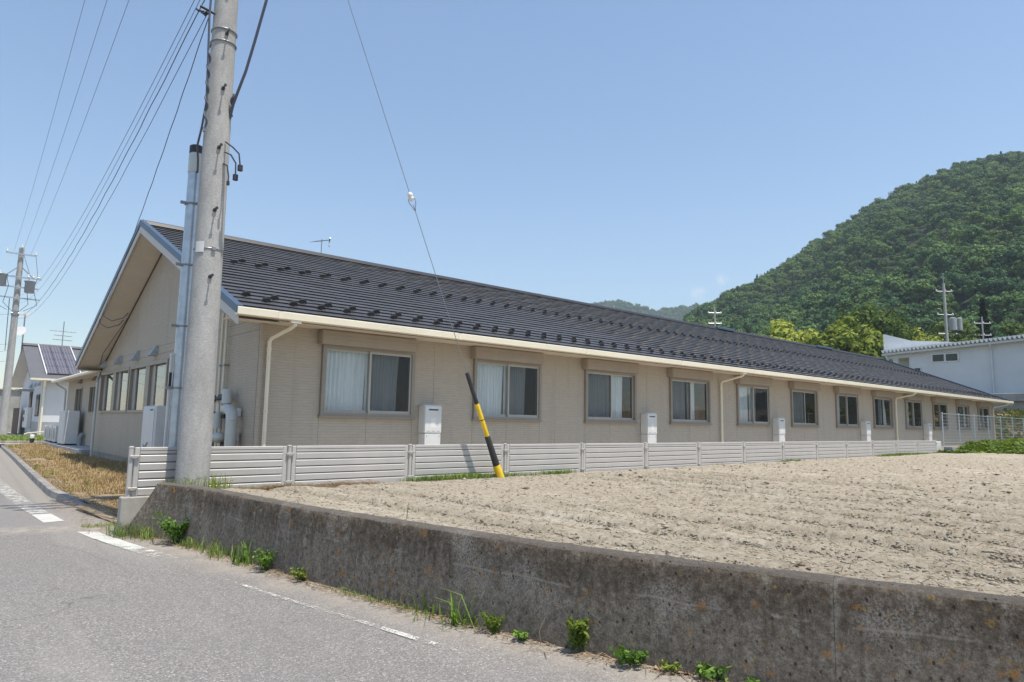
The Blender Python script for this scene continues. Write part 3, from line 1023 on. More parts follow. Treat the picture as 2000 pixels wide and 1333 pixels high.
# dry grass, in tufts, shorter and thinner towards the kerb
def verge_points(n):
    y = 9.75 + 27 * rng.random(n) ** 1.7
    x = 1.95 + 3.1 * rng.random(n)
    lo = np.where(y > 12.6, kerb_x(y) + 0.16, 2.2 + (12.6 - y) * 0.05)
    hi = np.where(y < 26.2, 4.48, 5.2) - 0.0 * y
    clump = fbm(x * 2.6, y * 2.0, 55, 3)
    ok = (x > lo) & (x < hi) & (clump + 0.3 * rng.random(n) > 0.585) & ~((y > 28.5) & (x > 4.35))
    x, y = x[ok], y[ok]
    return x, y, verge_z(x, y)


x, y, z = verge_points(170000)
k = np.clip((x - kerb_x(y)) / 1.2, 0.25, 1.0) * (0.65 + 0.7 * fbm(x * 0.9, y * 0.7, 66, 3))
grass_obj('dry_grass', x, y, z, 0.17 * k, 0.0045 + 0.00012 * y, 1.0, M['drygrass'])
# tall seed stalks along the foot of the gable
n = 140
y = 12.8 + 12 * rng.random(n) ** 1.3; x = 4.45 - 0.55 * rng.random(n) ** 2
grass_obj('seed_stalks', x, y, verge_z(x, y), 0.42, 0.004, 0.35, M['drygrass'])
n = 2600
yy = 9.3 - 8.2 * rng.random(n) ** 1.2
ok = fbm(yy * 1.7, yy * 0 + 7.7, 77, 3) > 0.44 + 0.16 * rng.random(n)
yy = yy[ok]; xx = wall_x(yy) - 0.015 - 0.075 * rng.random(len(yy)) ** 2
grass_obj('wall_foot_grass', xx, yy, foot_z(yy) * 0.95, 0.055, 0.0025, 1.0, M['grass'])
# green patches among the dry grass
x, y, z = verge_points(30000)
ok = fbm(x * 1.2, y * 0.9, 88, 3) > 0.60
grass_obj('verge_grass', x[ok], y[ok], z[ok], 0.17, 0.0055, 0.9, M['weed_y'])
# fallen dry litter along the verge edge and the wall foot
n = 2600
yy = np.concatenate([9.3 - 8 * rng.random(1500), 9.6 + 3.6 * rng.random(1100)])
xx = np.where(yy < 9.35, wall_x(yy) - 0.01 - 0.13 * rng.random(n) ** 2.2, 1.7 + 1.0 * rng.random(n))
V, F = sticks(xx, yy, np.where(yy < 9.35, foot_z(yy) * 0.93 + 0.002, verge_z(xx, yy)), 0.02, 0.16, 0.0022, 0.18)
tag(np_mesh('dry_litter', V, F, M['litter']), kind='stuff')
# straw heap in the field corner beside the concrete pole
n = 2600
xx = 3.05 + 1.9 * rng.random(n); yy = 8.95 + 0.38 * (rng.random(n) - 0.5) - 0.25 * (xx - 3.0) * rng.random(n)
V, F = sticks(xx, yy, field_z(xx, yy) + 0.03 * rng.random(n), 0.05, 0.16, 0.0028, 0.5)
tag(np_mesh('straw_litter', V, F, M['drygrass']), kind='stuff')

# green grass along the foot of the fence
n = 26000
xx = 2.4 + 28.5 * rng.random(n); den = fbm(xx * 0.55, xx * 0 + 3.3, 71, 3)
boost = np.exp(-((xx - 6.9) / 0.9) ** 2) + 0.55 * np.exp(-((xx - 9.2) / 0.7) ** 2) + 0.5 * np.exp(-((xx - 26) / 2.0) ** 2)
ok = den * 0.65 + 0.5 * boost > 0.30 + 0.32 * rng.random(n)
xx = xx[ok]; bo = boost[ok]
yy = 9.31 - (0.05 + 0.24 * np.clip(bo, 0, 1)) * rng.random(len(xx)) ** 1.2
grass_obj('fence_grass', xx, yy, field_z(xx, yy), 0.075 + 0.05 * np.clip(bo, 0, 1), 0.0045, 0.9, M['grass'])
# tufts round the pole
n = 420
a = rng.random(n) * 6.28; r_ = 0.2 + 0.22 * rng.random(n)
xx = 2.70 + np.cos(a) * r_; yy = 9.04 + np.sin(a) * r_ * 0.9
ok = (yy < 9.3) & (xx > wall_x(yy) + 0.16)
xx, yy = xx[ok], yy[ok]
grass_obj('pole_grass', xx, yy, field_z(xx, yy), 0.24, 0.004, 0.8, M['weed_y'])

# ================================================================== THE LONG BUILDING
YW = 12.127           # facade wall face
XG = 4.565            # gable wall face
ZE, YE = 3.20, 11.40  # roof deck at the eave
YR, ZR = 18.74, 6.235 # ridge
X0R, X1R = 3.88, 49.75
SL = (ZR - ZE) / (YR - YE)
ANG = math.atan(SL)
bld = thing('single_storey_building', (4.6, 12.2, 0.3), 'long beige single-storey building with dark tiled gable roof and row of curtained windows', 'building')
Bv = lambda mb, n, m, s=False: mb.build(n, M[m], bld, s)

# foundation
Bv(MB().box(XG + 0.03, 48.85, YW + 0.03, 26.55, -0.15, 0.31), 'foundation', 'found')
# facade siding, board by board, 6 mm joints
J = 0.003
seals = MB()


def panel(x0, x1, z0, z1):
    Bv(MB().box(x0 + J, x1 - J, YW, YW + 0.09, z0 + J, z1 - J), 'siding_panel', 'siding')


def seal(x, z0, z1):
    seals.box(x - 0.012, x + 0.012, YW + 0.008, YW + 0.05, z0, z1)


WIN = [5.735 + 3.64 * i for i in range(12)]
ZW0, ZW1, ZT = 1.50, 2.86, 3.13
panel(XG, 5.735, 0.31, ZT); seal(5.735, 0.31, ZT)
for i, w in enumerate(WIN):
    panel(w, w + 1.0, 0.31, ZW0); panel(w + 1.0, w + 2.06, 0.31, ZW0); panel(w, w + 2.06, ZW1, ZT)
    seal(w + 1.0, 0.31, ZW0); seal(w + 2.06, 0.31, ZT)
    if i < 11:
        panel(w + 2.06, w + 2.58, 0.31, ZT); panel(w + 2.58, w + 3.64, 0.31, ZT)
        seal(w + 2.58, 0.31, ZT); seal(w + 3.64, 0.31, ZT)
panel(WIN[-1] + 2.06, 48.9, 0.31, ZT)
Bv(seals, 'joint_seal', 'joint')
Bv(MB().box(XG - 0.012, XG + 0.05, YW - 0.012, YW + 0.05, 0.32, ZT - 0.01), 'corner_trim', 'siding')


# windows: box frame, two sliding sashes, curtains, shutter box
def curtain_part(x0, x1, z0, z1, y, win, folds=11, gather=0.0):
    n = 70
    V, F = [], []
    ph = random.random() * 6
    for i in range(n + 1):
        u = i / n
        for k, z in enumerate((z1, z0 + (z1 - z0) * 0.5, z0)):
            xx = x0 + (x1 - x0) * u
            if gather and k > 0: xx = x0 + (x1 - x0) * (u * (1 - gather * (0.8 if k == 1 else 1.0)))
            d = math.sin(u * folds * 6.28 + ph) * 0.022 + math.sin(u * folds * 2.3 * 6.28 + ph * 2) * 0.008
            V.append((xx + 0.01 * math.sin(9 * u + k), y + d * (0.7 + 0.3 * k), z))
    for i in range(n):
        for k in range(2):
            F.append((i * 3 + k, i * 3 + k + 1, i * 3 + k + 4, i * 3 + k + 3))
    return MB().add(V, F).build('curtain', M['curtain'], win, smooth=True)


def facade_window(i, x):
    x1 = x + 2.06
    y = YW - 0.067
    f = MB()
    f.box(x, x + 0.07, y, YW + 0.08, ZW0, ZW1).box(x1 - 0.07, x1, y, YW + 0.08, ZW0, ZW1)
    f.box(x + 0.07, x1 - 0.07, y, YW + 0.08, ZW1 - 0.07, ZW1).box(x + 0.07, x1 - 0.07, y + 0.001, YW + 0.08, ZW0, ZW0 + 0.06)
    win = f.build('window', M['frame'], bld)
    MB().cbox(x - 0.03, x1 + 0.03, y - 0.02, YW + 0.0, ZW0 - 0.03, ZW0 + 0.004, 0.004).build('sill', M['frame'], win)
    # shutter box
    s = MB().cbox(x - 0.10, x + 1.98, YW - 0.22, YW - 0.002, ZW1 - 0.015, ZT - 0.012, 0.012)
    for k in range(3):
        s.box(x - 0.085, x + 1.965, YW - 0.226, YW - 0.218, ZW1 + 0.01 + k * 0.08, ZW1 + 0.075 + k * 0.08)
    s.build('shutter_box', M['shutter'], win)
    xm = (x + x1) / 2 + 0.0
    scr_left = i in (2, 3, 5, 7, 10)
    for side in (0, 1):
        a, b = (x + 0.07, xm + 0.02) if side == 0 else (xm - 0.02, x1 - 0.07)
        front = (side == 1) != scr_left
        ys = YW - 0.035 if front else YW + 0.005
        z0, z1 = ZW0 + 0.06, ZW1 - 0.07
        sh = MB()
        st = 0.042
        sh.box(a, a + st, ys, ys + 0.03, z0, z1).box(b - st, b, ys, ys + 0.03, z0, z1)
        sh.box(a + st, b - st, ys, ys + 0.03, z1 - 0.045, z1).box(a + st, b - st, ys, ys + 0.03, z0, z0 + 0.06)
        so = sh.build('sash', M['sash'], win)
        MB().box(a + st, b - st, ys + 0.012, ys + 0.018, z0 + 0.06, z1 - 0.045).build('pane', M['glass'], win)
        if front:
            MB().add([(a + st, ys + 0.005, z0 + 0.06), (b - st, ys + 0.005, z0 + 0.06), (b - st, ys + 0.005, z1 - 0.045), (a + st, ys + 0.005, z1 - 0.045)],
                     [(0, 1, 2, 3)]).build('insect_screen', M['screen'], win)
    yc = YW + 0.15
    z0, z1 = ZW0 + 0.03, ZW1 - 0.03
    cfg = {0: [(0.05, 1.03, 0.02), (1.02, 1.80, 0.05)], 1: [(0.05, 0.99, 0.03), (1.03, 1.72, 0.03)], 2: [(0.05, 1.02, 0.0), (1.02, 1.72, 0.04)],
           3: [(0.05, 0.98, 0.0), (1.08, 1.48, 0.0)], 4: [(0.05, 0.95, 0.03), (1.03, 1.5, 0.1)], 5: [(0.05, 1.0, 0.0), (1.03, 1.42, 0.1)],
           6: [(0.05, 0.75, 0.06)], 7: [(0.05, 0.6, 0.0), (1.0, 1.55, -0.4)], 8: [(0.05, 0.85, 0.0)], 9: [(0.1, 0.6, 0.0)], 10: [(1.0, 1.9, 0.0)], 11: [(0.05, 1.0, 0.0)]}[i]
    for (a, b, g) in cfg:
        curtain_part(x + a, x + b, z0, z1, yc, win, int(9 * (b - a) + 3), g)
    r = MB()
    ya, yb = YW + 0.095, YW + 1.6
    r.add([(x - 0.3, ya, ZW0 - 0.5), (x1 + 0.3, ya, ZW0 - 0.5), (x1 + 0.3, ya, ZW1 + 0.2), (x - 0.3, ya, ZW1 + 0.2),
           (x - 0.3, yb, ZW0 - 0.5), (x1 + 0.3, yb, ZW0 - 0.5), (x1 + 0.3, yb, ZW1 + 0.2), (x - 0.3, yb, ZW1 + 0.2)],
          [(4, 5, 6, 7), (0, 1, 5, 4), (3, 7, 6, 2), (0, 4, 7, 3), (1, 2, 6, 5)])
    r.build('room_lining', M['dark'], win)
    if i == 3:
        MB().box(x + 1.42, x + 1.78, yc + 0.05, yc + 0.3, ZW0 + 0.05, ZW0 + 0.55).build('chair_back', M['brown'], win)


for i, w in enumerate(WIN):
    facade_window(i, w)

# ---- gable wall: boards around four window openings
GW = [(18.02, 21.86), (21.98, 25.92)]
GZ0, GZ1 = 1.545, 2.86


def gpanel(y0, y1, z0, z1):
    Bv(MB().box(XG, XG + 0.09, y0 + J, y1 - J, z0 + J, z1 - J), 'siding_panel', 'siding')


gs = MB()
GY1 = 26.6
for (y0, y1) in ((YW + 0.1, 15.1), (15.1, GW[0][0])):
    gpanel(y0, y1, 0.31, 3.03)
gs.box(XG + 0.008, XG + 0.05, 15.08, 15.12, 0.31, 3.03)
for (a, b) in GW:
    gpanel(a, b, 0.31, GZ0); gpanel(a, b, GZ1, 3.03)
gpanel(GW[0][1], GW[1][0], 0.31, 3.03); gpanel(GW[1][1], GY1, 0.31, 3.03)
gpanel(YW + 0.1, 19.3, 3.03, 3.23); gpanel(19.3, GY1, 3.03, 3.23)
roof_under = lambda y: min(ZE + SL * (y - YE), ZR - (ZR - 3.03) / (26.25 - YR) * (y - YR)) - 0.02
for (y0, y1) in ((12.3, 15.1), (15.1, 18.4), (18.4, 21.6), (21.6, 25.7)):
    ys = [y0 + J, *([YR] if y0 < YR < y1 else []), y1 - J]
    top = [(yy, max(3.235, roof_under(yy))) for yy in ys]
    poly = [(y0 + J, 3.233)] + [(y1 - J, 3.233)] + top[::-1]
    Bv(MB().prism(poly, 0, XG, XG + 0.09), 'siding_panel', 'siding')
gs.box(XG + 0.01, XG + 0.05, YW + 0.1, GY1, 3.02, 3.04).box(XG + 0.01, XG + 0.05, YW + 0.1, GY1, 3.22, 3.245)
Bv(gs, 'joint_seal', 'joint')
Bv(MB().box(XG + 0.09, XG + 0.2, YW + 0.1, 18.0, 0.3, 3.2), 'inner_wall', 'dark')
Bv(MB().box(XG - 0.02, XG + 0.1, YW + 0.03, GY1, 0.28, 0.318), 'drip_edge', 'frame')

for (a, b) in GW:
    mid = (a + b) / 2
    f = MB()
    f.box(XG - 0.035, XG + 0.14, a, a + 0.09, GZ0, GZ1).box(XG - 0.035, XG + 0.14, b - 0.09, b, GZ0, GZ1)
    f.box(XG - 0.035, XG + 0.14, a + 0.09, b - 0.09, GZ1 - 0.09, GZ1).box(XG - 0.035, XG + 0.14, a + 0.09, b - 0.09, GZ0, GZ0 + 0.07)
    f.box(XG - 0.02, XG + 0.14, mid - 0.2, mid + 0.2, GZ0 + 0.07, GZ1 - 0.09)
    win = f.build('gable_window', M['frame'], bld)
    for (p, q) in ((a + 0.09, mid - 0.2), (mid + 0.2, b - 0.09)):
        MB().box(XG + 0.075, XG + 0.082, p, q, GZ0 + 0.07, GZ1 - 0.09).build('pane', M['glass_dark'], win)
        MB().box(XG + 0.05, XG + 0.10, q - 0.30, q - 0.001, GZ0 + 0.071, GZ1 - 0.091).build('sash', M['sash'], win)
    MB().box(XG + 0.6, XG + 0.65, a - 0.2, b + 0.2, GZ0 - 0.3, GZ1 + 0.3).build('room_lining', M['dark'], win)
# small vent hoods over the gable windows
for y in (25.55, 23.30, 21.20, 19.28):
    h = MB()
    h.prism([(XG - 0.19, 3.0), (XG, 3.0), (XG, 3.25), (XG - 0.05, 3.25)], 1, y - 0.17, y + 0.17)
    Bv(h, 'vent_hood', 'galv')

# ---- roof: deck, rake boards, soffits, ridge
rf = MB()
rf.prism([(YE, ZE), (YR, ZR), (YR, ZR - 0.14), (YE, ZE - 0.10)], 0, X0R + 0.01, X1R - 0.01)
YB, ZB = 26.25, 3.10
rf.prism([(YR, ZR), (YB, ZB), (YB, ZB - 0.12), (YR, ZR - 0.14)], 0, X0R + 0.01, X1R - 0.01)
roof = Bv(rf, 'roof', 'guard')
rear = MB()
for k in range(26):
    u0, u1 = k / 26, (k + 1) / 26
    y0, z0 = YR + (YB - YR) * u0, ZR + (ZB - ZR) * u0
    y1, z1 = YR + (YB - YR) * u1, ZR + (ZB - ZR) * u1
    rear.add([(X0R, y0, z0 + 0.02), (X1R, y0, z0 + 0.02), (X1R, y1, z1 + 0.04), (X0R, y1, z1 + 0.04), (X1R, y1, z1 + 0.01), (X0R, y1, z1 + 0.01)], [(0, 1, 2, 3), (3, 2, 4, 5)])
rear_o = Bv(rear, 'rear_roof_tiles', 'tile'); tag(rear_o, kind='stuff')
for xx, dx in ((X0R, -0.03), (X1R, 0.03)):
    xa, xb = sorted((xx, xx + dx))
    fa = MB().prism([(YE - 0.04, ZE + 0.01), (YR, ZR + 0.03), (YR, ZR - 0.22), (YE - 0.04, ZE - 0.23)], 0, xa, xb)
    fa.prism([(YR + 0.001, ZR + 0.03), (YB + 0.02, ZB + 0.03), (YB + 0.02, ZB - 0.20), (YR + 0.001, ZR - 0.22)], 0, xa, xb)
    Bv(fa, 'rake_board', 'fascia')
    ta, tb = sorted((xx + (0.06 if dx < 0 else -0.06), xx + dx * 1.8))
    tr = MB().prism([(YE - 0.07, ZE + 0.075), (YR, ZR + 0.115), (YR, ZR - 0.035), (YE - 0.07, ZE - 0.06)], 0, ta, tb)
    tr.prism([(YR + 0.001, ZR + 0.115), (YB + 0.04, ZB + 0.095), (YB + 0.04, ZB - 0.045), (YR + 0.001, ZR - 0.035)], 0, ta, tb)
    Bv(tr, 'rake_trim', 'trim')
so = MB()
so.prism([(YE + 0.02, ZE - 0.13), (YR, ZR - 0.165), (YR, ZR - 0.18), (YE + 0.02, ZE - 0.145)], 0, X0R + 0.02, XG + 0.05)
so.prism([(YR + 0.002, ZR - 0.165), (YB, ZB - 0.145), (YB, ZB - 0.16), (YR + 0.002, ZR - 0.18)], 0, X0R + 0.02, XG + 0.05)
so.box(XG + 0.05, 49.7, YE + 0.01, YW + 0.02, ZT - 0.005, ZT + 0.012)
so.box(X0R + 0.02, XG + 0.05, YE + 0.021, YW + 0.02, ZT - 0.005, ZT + 0.012)
so.box(X0R + 0.02, XG + 0.05, 25.9, YB, ZB - 0.19, ZB - 0.17)
Bv(so, 'soffit', 'soffit')
# dark frieze where the gable soffit meets the wall
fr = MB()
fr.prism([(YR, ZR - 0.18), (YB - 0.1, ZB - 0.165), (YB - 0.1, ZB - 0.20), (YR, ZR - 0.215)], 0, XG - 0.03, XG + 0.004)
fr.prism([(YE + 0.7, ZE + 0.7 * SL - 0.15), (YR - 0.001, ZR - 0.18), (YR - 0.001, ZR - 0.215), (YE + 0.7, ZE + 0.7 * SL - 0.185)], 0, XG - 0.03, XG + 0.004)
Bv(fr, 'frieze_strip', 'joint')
Bv(MB().prism([(YR - 0.16, ZR - 0.01), (YR - 0.10, ZR + 0.085), (YR, ZR + 0.125), (YR + 0.10, ZR + 0.085), (YR + 0.16, ZR - 0.01)], 0, X0R, X1R), 'ridge_cap', 'guard')
for (a, b, c) in ((29.5, 31.0, 'trim'), (40.2, 42.2, 'trim')):
    Bv(MB().cbox(a, b, YR - 0.2, YR + 0.2, ZR + 0.02, ZR + 0.14, 0.03), 'ridge_vent', c)

# tiles: one mesh, the 300 nearest as single parts, the rest joined
NC = 27
TL = math.hypot(YR - YE, ZR - ZE) / NC
TW = 0.91
tile_mb = MB()
_t = [(-TW / 2 + 0.006, -0.012, 0.034), (TW / 2 - 0.006, -0.012, 0.034), (TW / 2 - 0.006, TL + 0.004, 0.008), (-TW / 2 + 0.006, TL + 0.004, 0.008)]
tile_mb.add([(a, b, c) for a, b, c in _t] + [(a, b + (0.014 if b < 0 else 0), c - (0.027 if b < 0 else 0.010)) for a, b, c in _t],
            [(0, 1, 2, 3), (7, 6, 5, 4), (0, 4, 5, 1), (1, 5, 6, 2), (2, 6, 7, 3), (3, 7, 4, 0)])
tile_me = tile_mb.mesh('roof_tile', M['tile'])
cs, sn = math.cos(ANG), math.sin(ANG)
slope_pt = lambda u, h=0.0: (YE + u * cs - h * sn, ZE + u * sn + h * cs)
tiles = []
for c in range(NC):
    off = (c % 2) * TW * 0.5 + (0.12 if c % 4 > 1 else 0)
    x = X0R + 0.02 - off
    while x < X1R - 0.02:
        a, b = max(x, X0R + 0.03), min(x + TW, X1R - 0.03)
        if b - a > 0.08: tiles.append((math.hypot((a + b) / 2, YE + c * TL), c, a, b))
        x += TW
tiles.sort()
rest_V, rest_F = [], []
tv = np.array(tile_mb.v); tf = np.array(tile_mb.f)
for k, (_, c, a, b) in enumerate(tiles):
    yy, zz = slope_pt(c * TL, 0.002)
    sc = (b - a) / TW
    jz = random.uniform(-0.0025, 0.0035); jr = random.uniform(-0.0025, 0.0025)
    if k < 300:
        place('roof_tile', tile_me, bld, ((a + b) / 2, yy, zz + jz), (ANG + jr, jr * 0.6, 0), (sc, 1, 1))
    else:
        P = tv * (sc, 1, 1)
        P = np.stack([P[:, 0] + (a + b) / 2, yy + P[:, 1] * cs - P[:, 2] * sn, zz + jz + P[:, 1] * sn + P[:, 2] * cs], 1)
        rest_F.append(tf + 8 * len(rest_V)); rest_V.append(P)
o = np_mesh('roof_tiles', np.concatenate(rest_V), np.concatenate(rest_F), M['tile'], bld); tag(o, kind='stuff')
# starter strip at the eave
yy, zz = slope_pt(-0.05)
Bv(MB().box(X0R + 0.03, X1R - 0.03, YE - 0.07, YE + 0.02, ZE - 0.015, ZE + 0.022), 'eave_strip', 'guard')

# snow guards
g = MB()
arc = np.linspace(0.0, math.pi, 13)
g.prism([(-0.097 * math.cos(t), 0.012 + 0.088 * math.sin(t)) for t in arc], 1, -0.004, 0.004)
g.box(-0.03, 0.03, 0.004, 0.16, 0.0, 0.006)
g.tube([(-0.094 * math.cos(t), 0.012, 0.014 + 0.086 * math.sin(t)) for t in np.linspace(0.35, math.pi - 0.35, 9)], 0.013, 5)
guard_me = g.mesh('snow_guard', M['guard'])
gl = []
for (c, o) in ((2, 0.0), (3, 0.265), (14, 0.0), (15, 0.265)):
    x = 4.30 + (0.265 - o if c < 10 else o + 0.74)
    while x < X1R - 0.4:
        gl.append((math.hypot(x, YE + c * TL), c, x)); x += 0.53
gl.sort()
gV, gF = [], []
for k, (_, c, x) in enumerate(gl):
    yy, zz = slope_pt(c * TL + 0.10, 0.03)
    if k < 300:
        place('snow_guard', guard_me, bld, (x + random.uniform(-0.012, 0.012), yy, zz), (ANG + random.uniform(-0.05, 0.05), 0, random.uniform(-0.05, 0.05)), (0.86, 1, 0.86))
    else:
        gg = MB().prism([(-0.10, 0.0), (-0.09, 0.08), (0, 0.12), (0.09, 0.08), (0.10, 0.0)], 1, -0.006, 0.02)
        P = np.array(gg.v); P = np.stack([P[:, 0] + x, yy + P[:, 1] * cs - P[:, 2] * sn, zz + P[:, 1] * sn + P[:, 2] * cs], 1)
        b0 = sum(len(q) for q in gV)
        for f in gg.f:
            for t in range(1, len(f) - 1): gF.append((f[0] + b0, f[t] + b0, f[t + 1] + b0))
        gV.append(P)
if gV:
    tag(np_mesh('snow_guards', np.concatenate(gV), np.array(gF), M['guard'], bld), kind='stuff')

# gutter, brackets, downpipes
gt = MB()
prof = [(11.265, 3.125), (11.262, 3.235), (11.275, 3.245), (11.285, 3.235), (11.29, 3.15), (11.375, 3.15), (11.38, 3.235), (11.395, 3.235), (11.395, 3.13), (11.36, 3.115), (11.29, 3.112)]
gt.prism(prof, 0, 3.83, 49.72)
gut = Bv(gt, 'gutter', 'gutter')
for x in (4.55, 8.35, 12.2, 16.1, 20.0, 24, 28, 32, 36, 40, 44, 48):
    MB().box(x - 0.04, x + 0.04, 11.258, 11.27, 3.12, 3.242).build('gutter_joiner', M['gutter'], gut)
for y0 in (11.40,):
    Bv(MB().box(X0R + 0.005, X1R - 0.03, 11.397, 11.42, 3.11, 3.205), 'eave_board', 'soffit')


def downpipe(x, xt, low=0.3):
    p = MB()
    p.tube([(xt, 11.33, 3.12), (xt, 11.33, 3.04), (xt - 0.03, 11.40, 3.00), (x + 0.02, YW - 0.12, 2.86), (x, YW - 0.075, 2.80), (x, YW - 0.075, 2.6)], 0.034, 10)
    p.tube([(x, YW - 0.075, 2.66), (x, YW - 0.075, low)], 0.036, 10)
    p.tube([(x, YW - 0.075, 2.70), (x, YW - 0.075, 2.62)], 0.041, 10)
    p.box(xt - 0.09, xt + 0.09, 11.28, 11.39, 3.075, 3.115)
    d = Bv(p, 'downpipe', 'gutter', True)
    for z in (0.8, 1.55, 2.5):
        MB().tube([(x, YW - 0.075, z - 0.012), (x, YW - 0.075, z + 0.012)], 0.044, 10).build('pipe_clip', M['pipe'], d)


downpipe(4.69, 4.84); downpipe(19.30, 19.42); downpipe(33.60, 33.85); downpipe(48.6, 48.8)

# ---- low wing beyond the gable
XWg = 5.10
w_ = MB()
w_.box(XWg, XWg + 0.1, 26.7, 36.2, 0.31, 1.56).box(XWg, XWg + 0.1, 26.7, 36.2, 2.62, 3.05)
for (a, b) in ((26.7, 29.6), (31.0, 32.6), (34.1, 36.2)):
    w_.box(XWg, XWg + 0.1, a, b, 1.56, 2.62)
w_.box(XWg + 0.1, 9.0, 36.1, 36.2, 0.31, 3.05)
Bv(w_, 'wing_wall', 'siding')
Bv(MB().box(XWg + 0.04, XWg + 3, 26.7, 36.15, -0.1, 0.31), 'wing_foundation', 'found')
for (a, b) in ((29.6, 31.0), (32.6, 34.1)):
    f = MB()
    f.box(XWg - 0.03, XWg + 0.08, a, a + 0.06, 1.56, 2.62).box(XWg - 0.03, XWg + 0.08, b - 0.06, b, 1.56, 2.62)
    f.box(XWg - 0.03, XWg + 0.08, a + 0.06, b - 0.06, 2.56, 2.62).box(XWg - 0.03, XWg + 0.08, a + 0.06, b - 0.06, 1.56, 1.61)
    f.box(XWg - 0.02, XWg + 0.06, (a + b) / 2 - 0.025, (a + b) / 2 + 0.025, 1.61, 2.56)
    win = f.build('wing_window', M['frame'], bld)
    MB().box(XWg + 0.03, XWg + 0.036, a + 0.06, b - 0.06, 1.61, 2.56).build('pane', M['glass_dark'], win)
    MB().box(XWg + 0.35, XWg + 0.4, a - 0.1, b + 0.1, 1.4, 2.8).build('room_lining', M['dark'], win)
    MB().prism([(XWg - 0.16, 2.78), (XWg, 2.78), (XWg, 2.95), (XWg - 0.04, 2.95)], 1, a + 0.3, a + 0.62).build('vent_hood', M['frame'], win)
wr = MB()
wr.prism([(4.62, 3.06), (9.2, 4.4), (9.2, 4.3), (4.62, 2.98)], 1, 26.31, 36.6)
Bv(wr, 'wing_roof', 'tile')
Bv(MB().box(4.66, XWg + 0.05, 26.4, 36.5, 2.95, 2.97), 'wing_soffit', 'soffit')
wg = MB().tube([(4.53, 26.2, 2.985), (4.53, 36.5, 2.945)], 0.065, 10)
wgo = Bv(wg, 'wing_gutter', 'gutter', True)
MB().tube([(4.53, 26.15, 2.93), (4.53, 26.12, 2.82), (4.40, 25.7, 2.62), (4.36, 25.42, 2.52), (4.36, 25.40, 0.1)], 0.042, 10).build('downpipe', M['greypipe'], wgo, True)
MB().tube([(4.56, 36.3, 2.93), (4.7, 36.3, 2.8), (5.02, 36.28, 2.6), (5.05, 36.28, 0.3)], 0.04, 10).build('downpipe', M['greypipe'], wgo, True)

# ================================================================== LOW FENCE
fx0 = 2.038
fence = thing('slat_fence', (fx0, 9.42, 0.45), 'long low taupe metal fence of horizontal slats on a concrete kerb between field and building', 'fence')
post_me = MB().tube([(0, 0, 0), (0, 0, 0.594), (0, 0, 0.604)], [0.029, 0.029, 0.02], 12).mesh('post', M['fence'], smooth=True)
cap_me = MB().lathe((0, 0, 0.592), [(0, 0.032), (0.012, 0.032), (0.02, 0.018)], 12).mesh('post_cap', M['fence'], smooth=True)
LS = 1.80
slat_me = MB().prism([(-0.018, -0.044), (-0.020, 0.028), (-0.008, 0.0415), (0.006, 0.0425), (0.006, -0.044)], 0, -LS / 2, LS / 2).mesh('slat', M['fence'])
rail_me = MB().prism([(-0.020, -0.018), (-0.020, 0.014), (-0.012, 0.021), (0.016, 0.021), (0.016, -0.018)], 0, -LS / 2, LS / 2).mesh('top_rail', M['fence'])
mid_me = MB().prism([(-0.018, -0.017), (-0.018, 0.014), (-0.008, 0.019), (0.004, 0.019), (0.004, -0.017)], 0, -LS / 2, LS / 2).mesh('upper_slat', M['fence'])
stile_me = MB().cbox(-0.03, 0.03, -0.016, 0.02, -0.30, 0.285, 0.006).mesh('stile', M['fence'])
back_me = MB().box(-LS / 2, LS / 2, 0.030, 0.034, -0.29, 0.28).mesh('gap_shade_sheet', M['fence'])  # added behind the slats so their gaps fall into shade
brk = MB().cbox(-0.055, 0.055, -0.045, -0.02, -0.018, 0.018, 0.005)
for sx in (-0.045, 0.045):
    brk.lathe((sx * 0.8, -0.046, 0), [(0, 0.009), (0.008, 0.007)], 8, (0, -1, 0))
brk_me = brk.mesh('bracket', M['sash'])
for i in range(15):
    x = fx0 + 2 * i
    place('post', post_me, fence, (x, 9.41, 0.445)); place('post_cap', cap_me, fence, (x, 9.41, 0.445))
    for z in (0.93, 0.545):
        dx = 0.035 if i == 0 else 0.0
        place('bracket', brk_me, fence, (x + dx, 9.41, z))
    if i < 14:
        xc = x + 1.0
        jz = random.uniform(-0.003, 0.003)
        for s in (-1, 1):
            place('stile', stile_me, fence, (xc + s * (LS / 2 + 0.031), 9.415, 0.755 + jz))
        place('top_rail', rail_me, fence, (xc, 9.415, 1.021 + jz)); place('upper_slat', mid_me, fence, (xc, 9.415, 0.979 + jz))
        place('gap_shade_sheet', back_me, fence, (xc, 9.415, 0.752 + jz))
        for k in range(5):
            place('slat', slat_me, fence, (xc, 9.415, 0.9085 - 0.1 * k + jz), (random.uniform(-0.006, 0.006), 0, 0))
MB().cbox(1.96, 30.25, 9.345, 9.50, -0.1, 0.452, 0.012).build('fence_kerb', M['block'], fence)

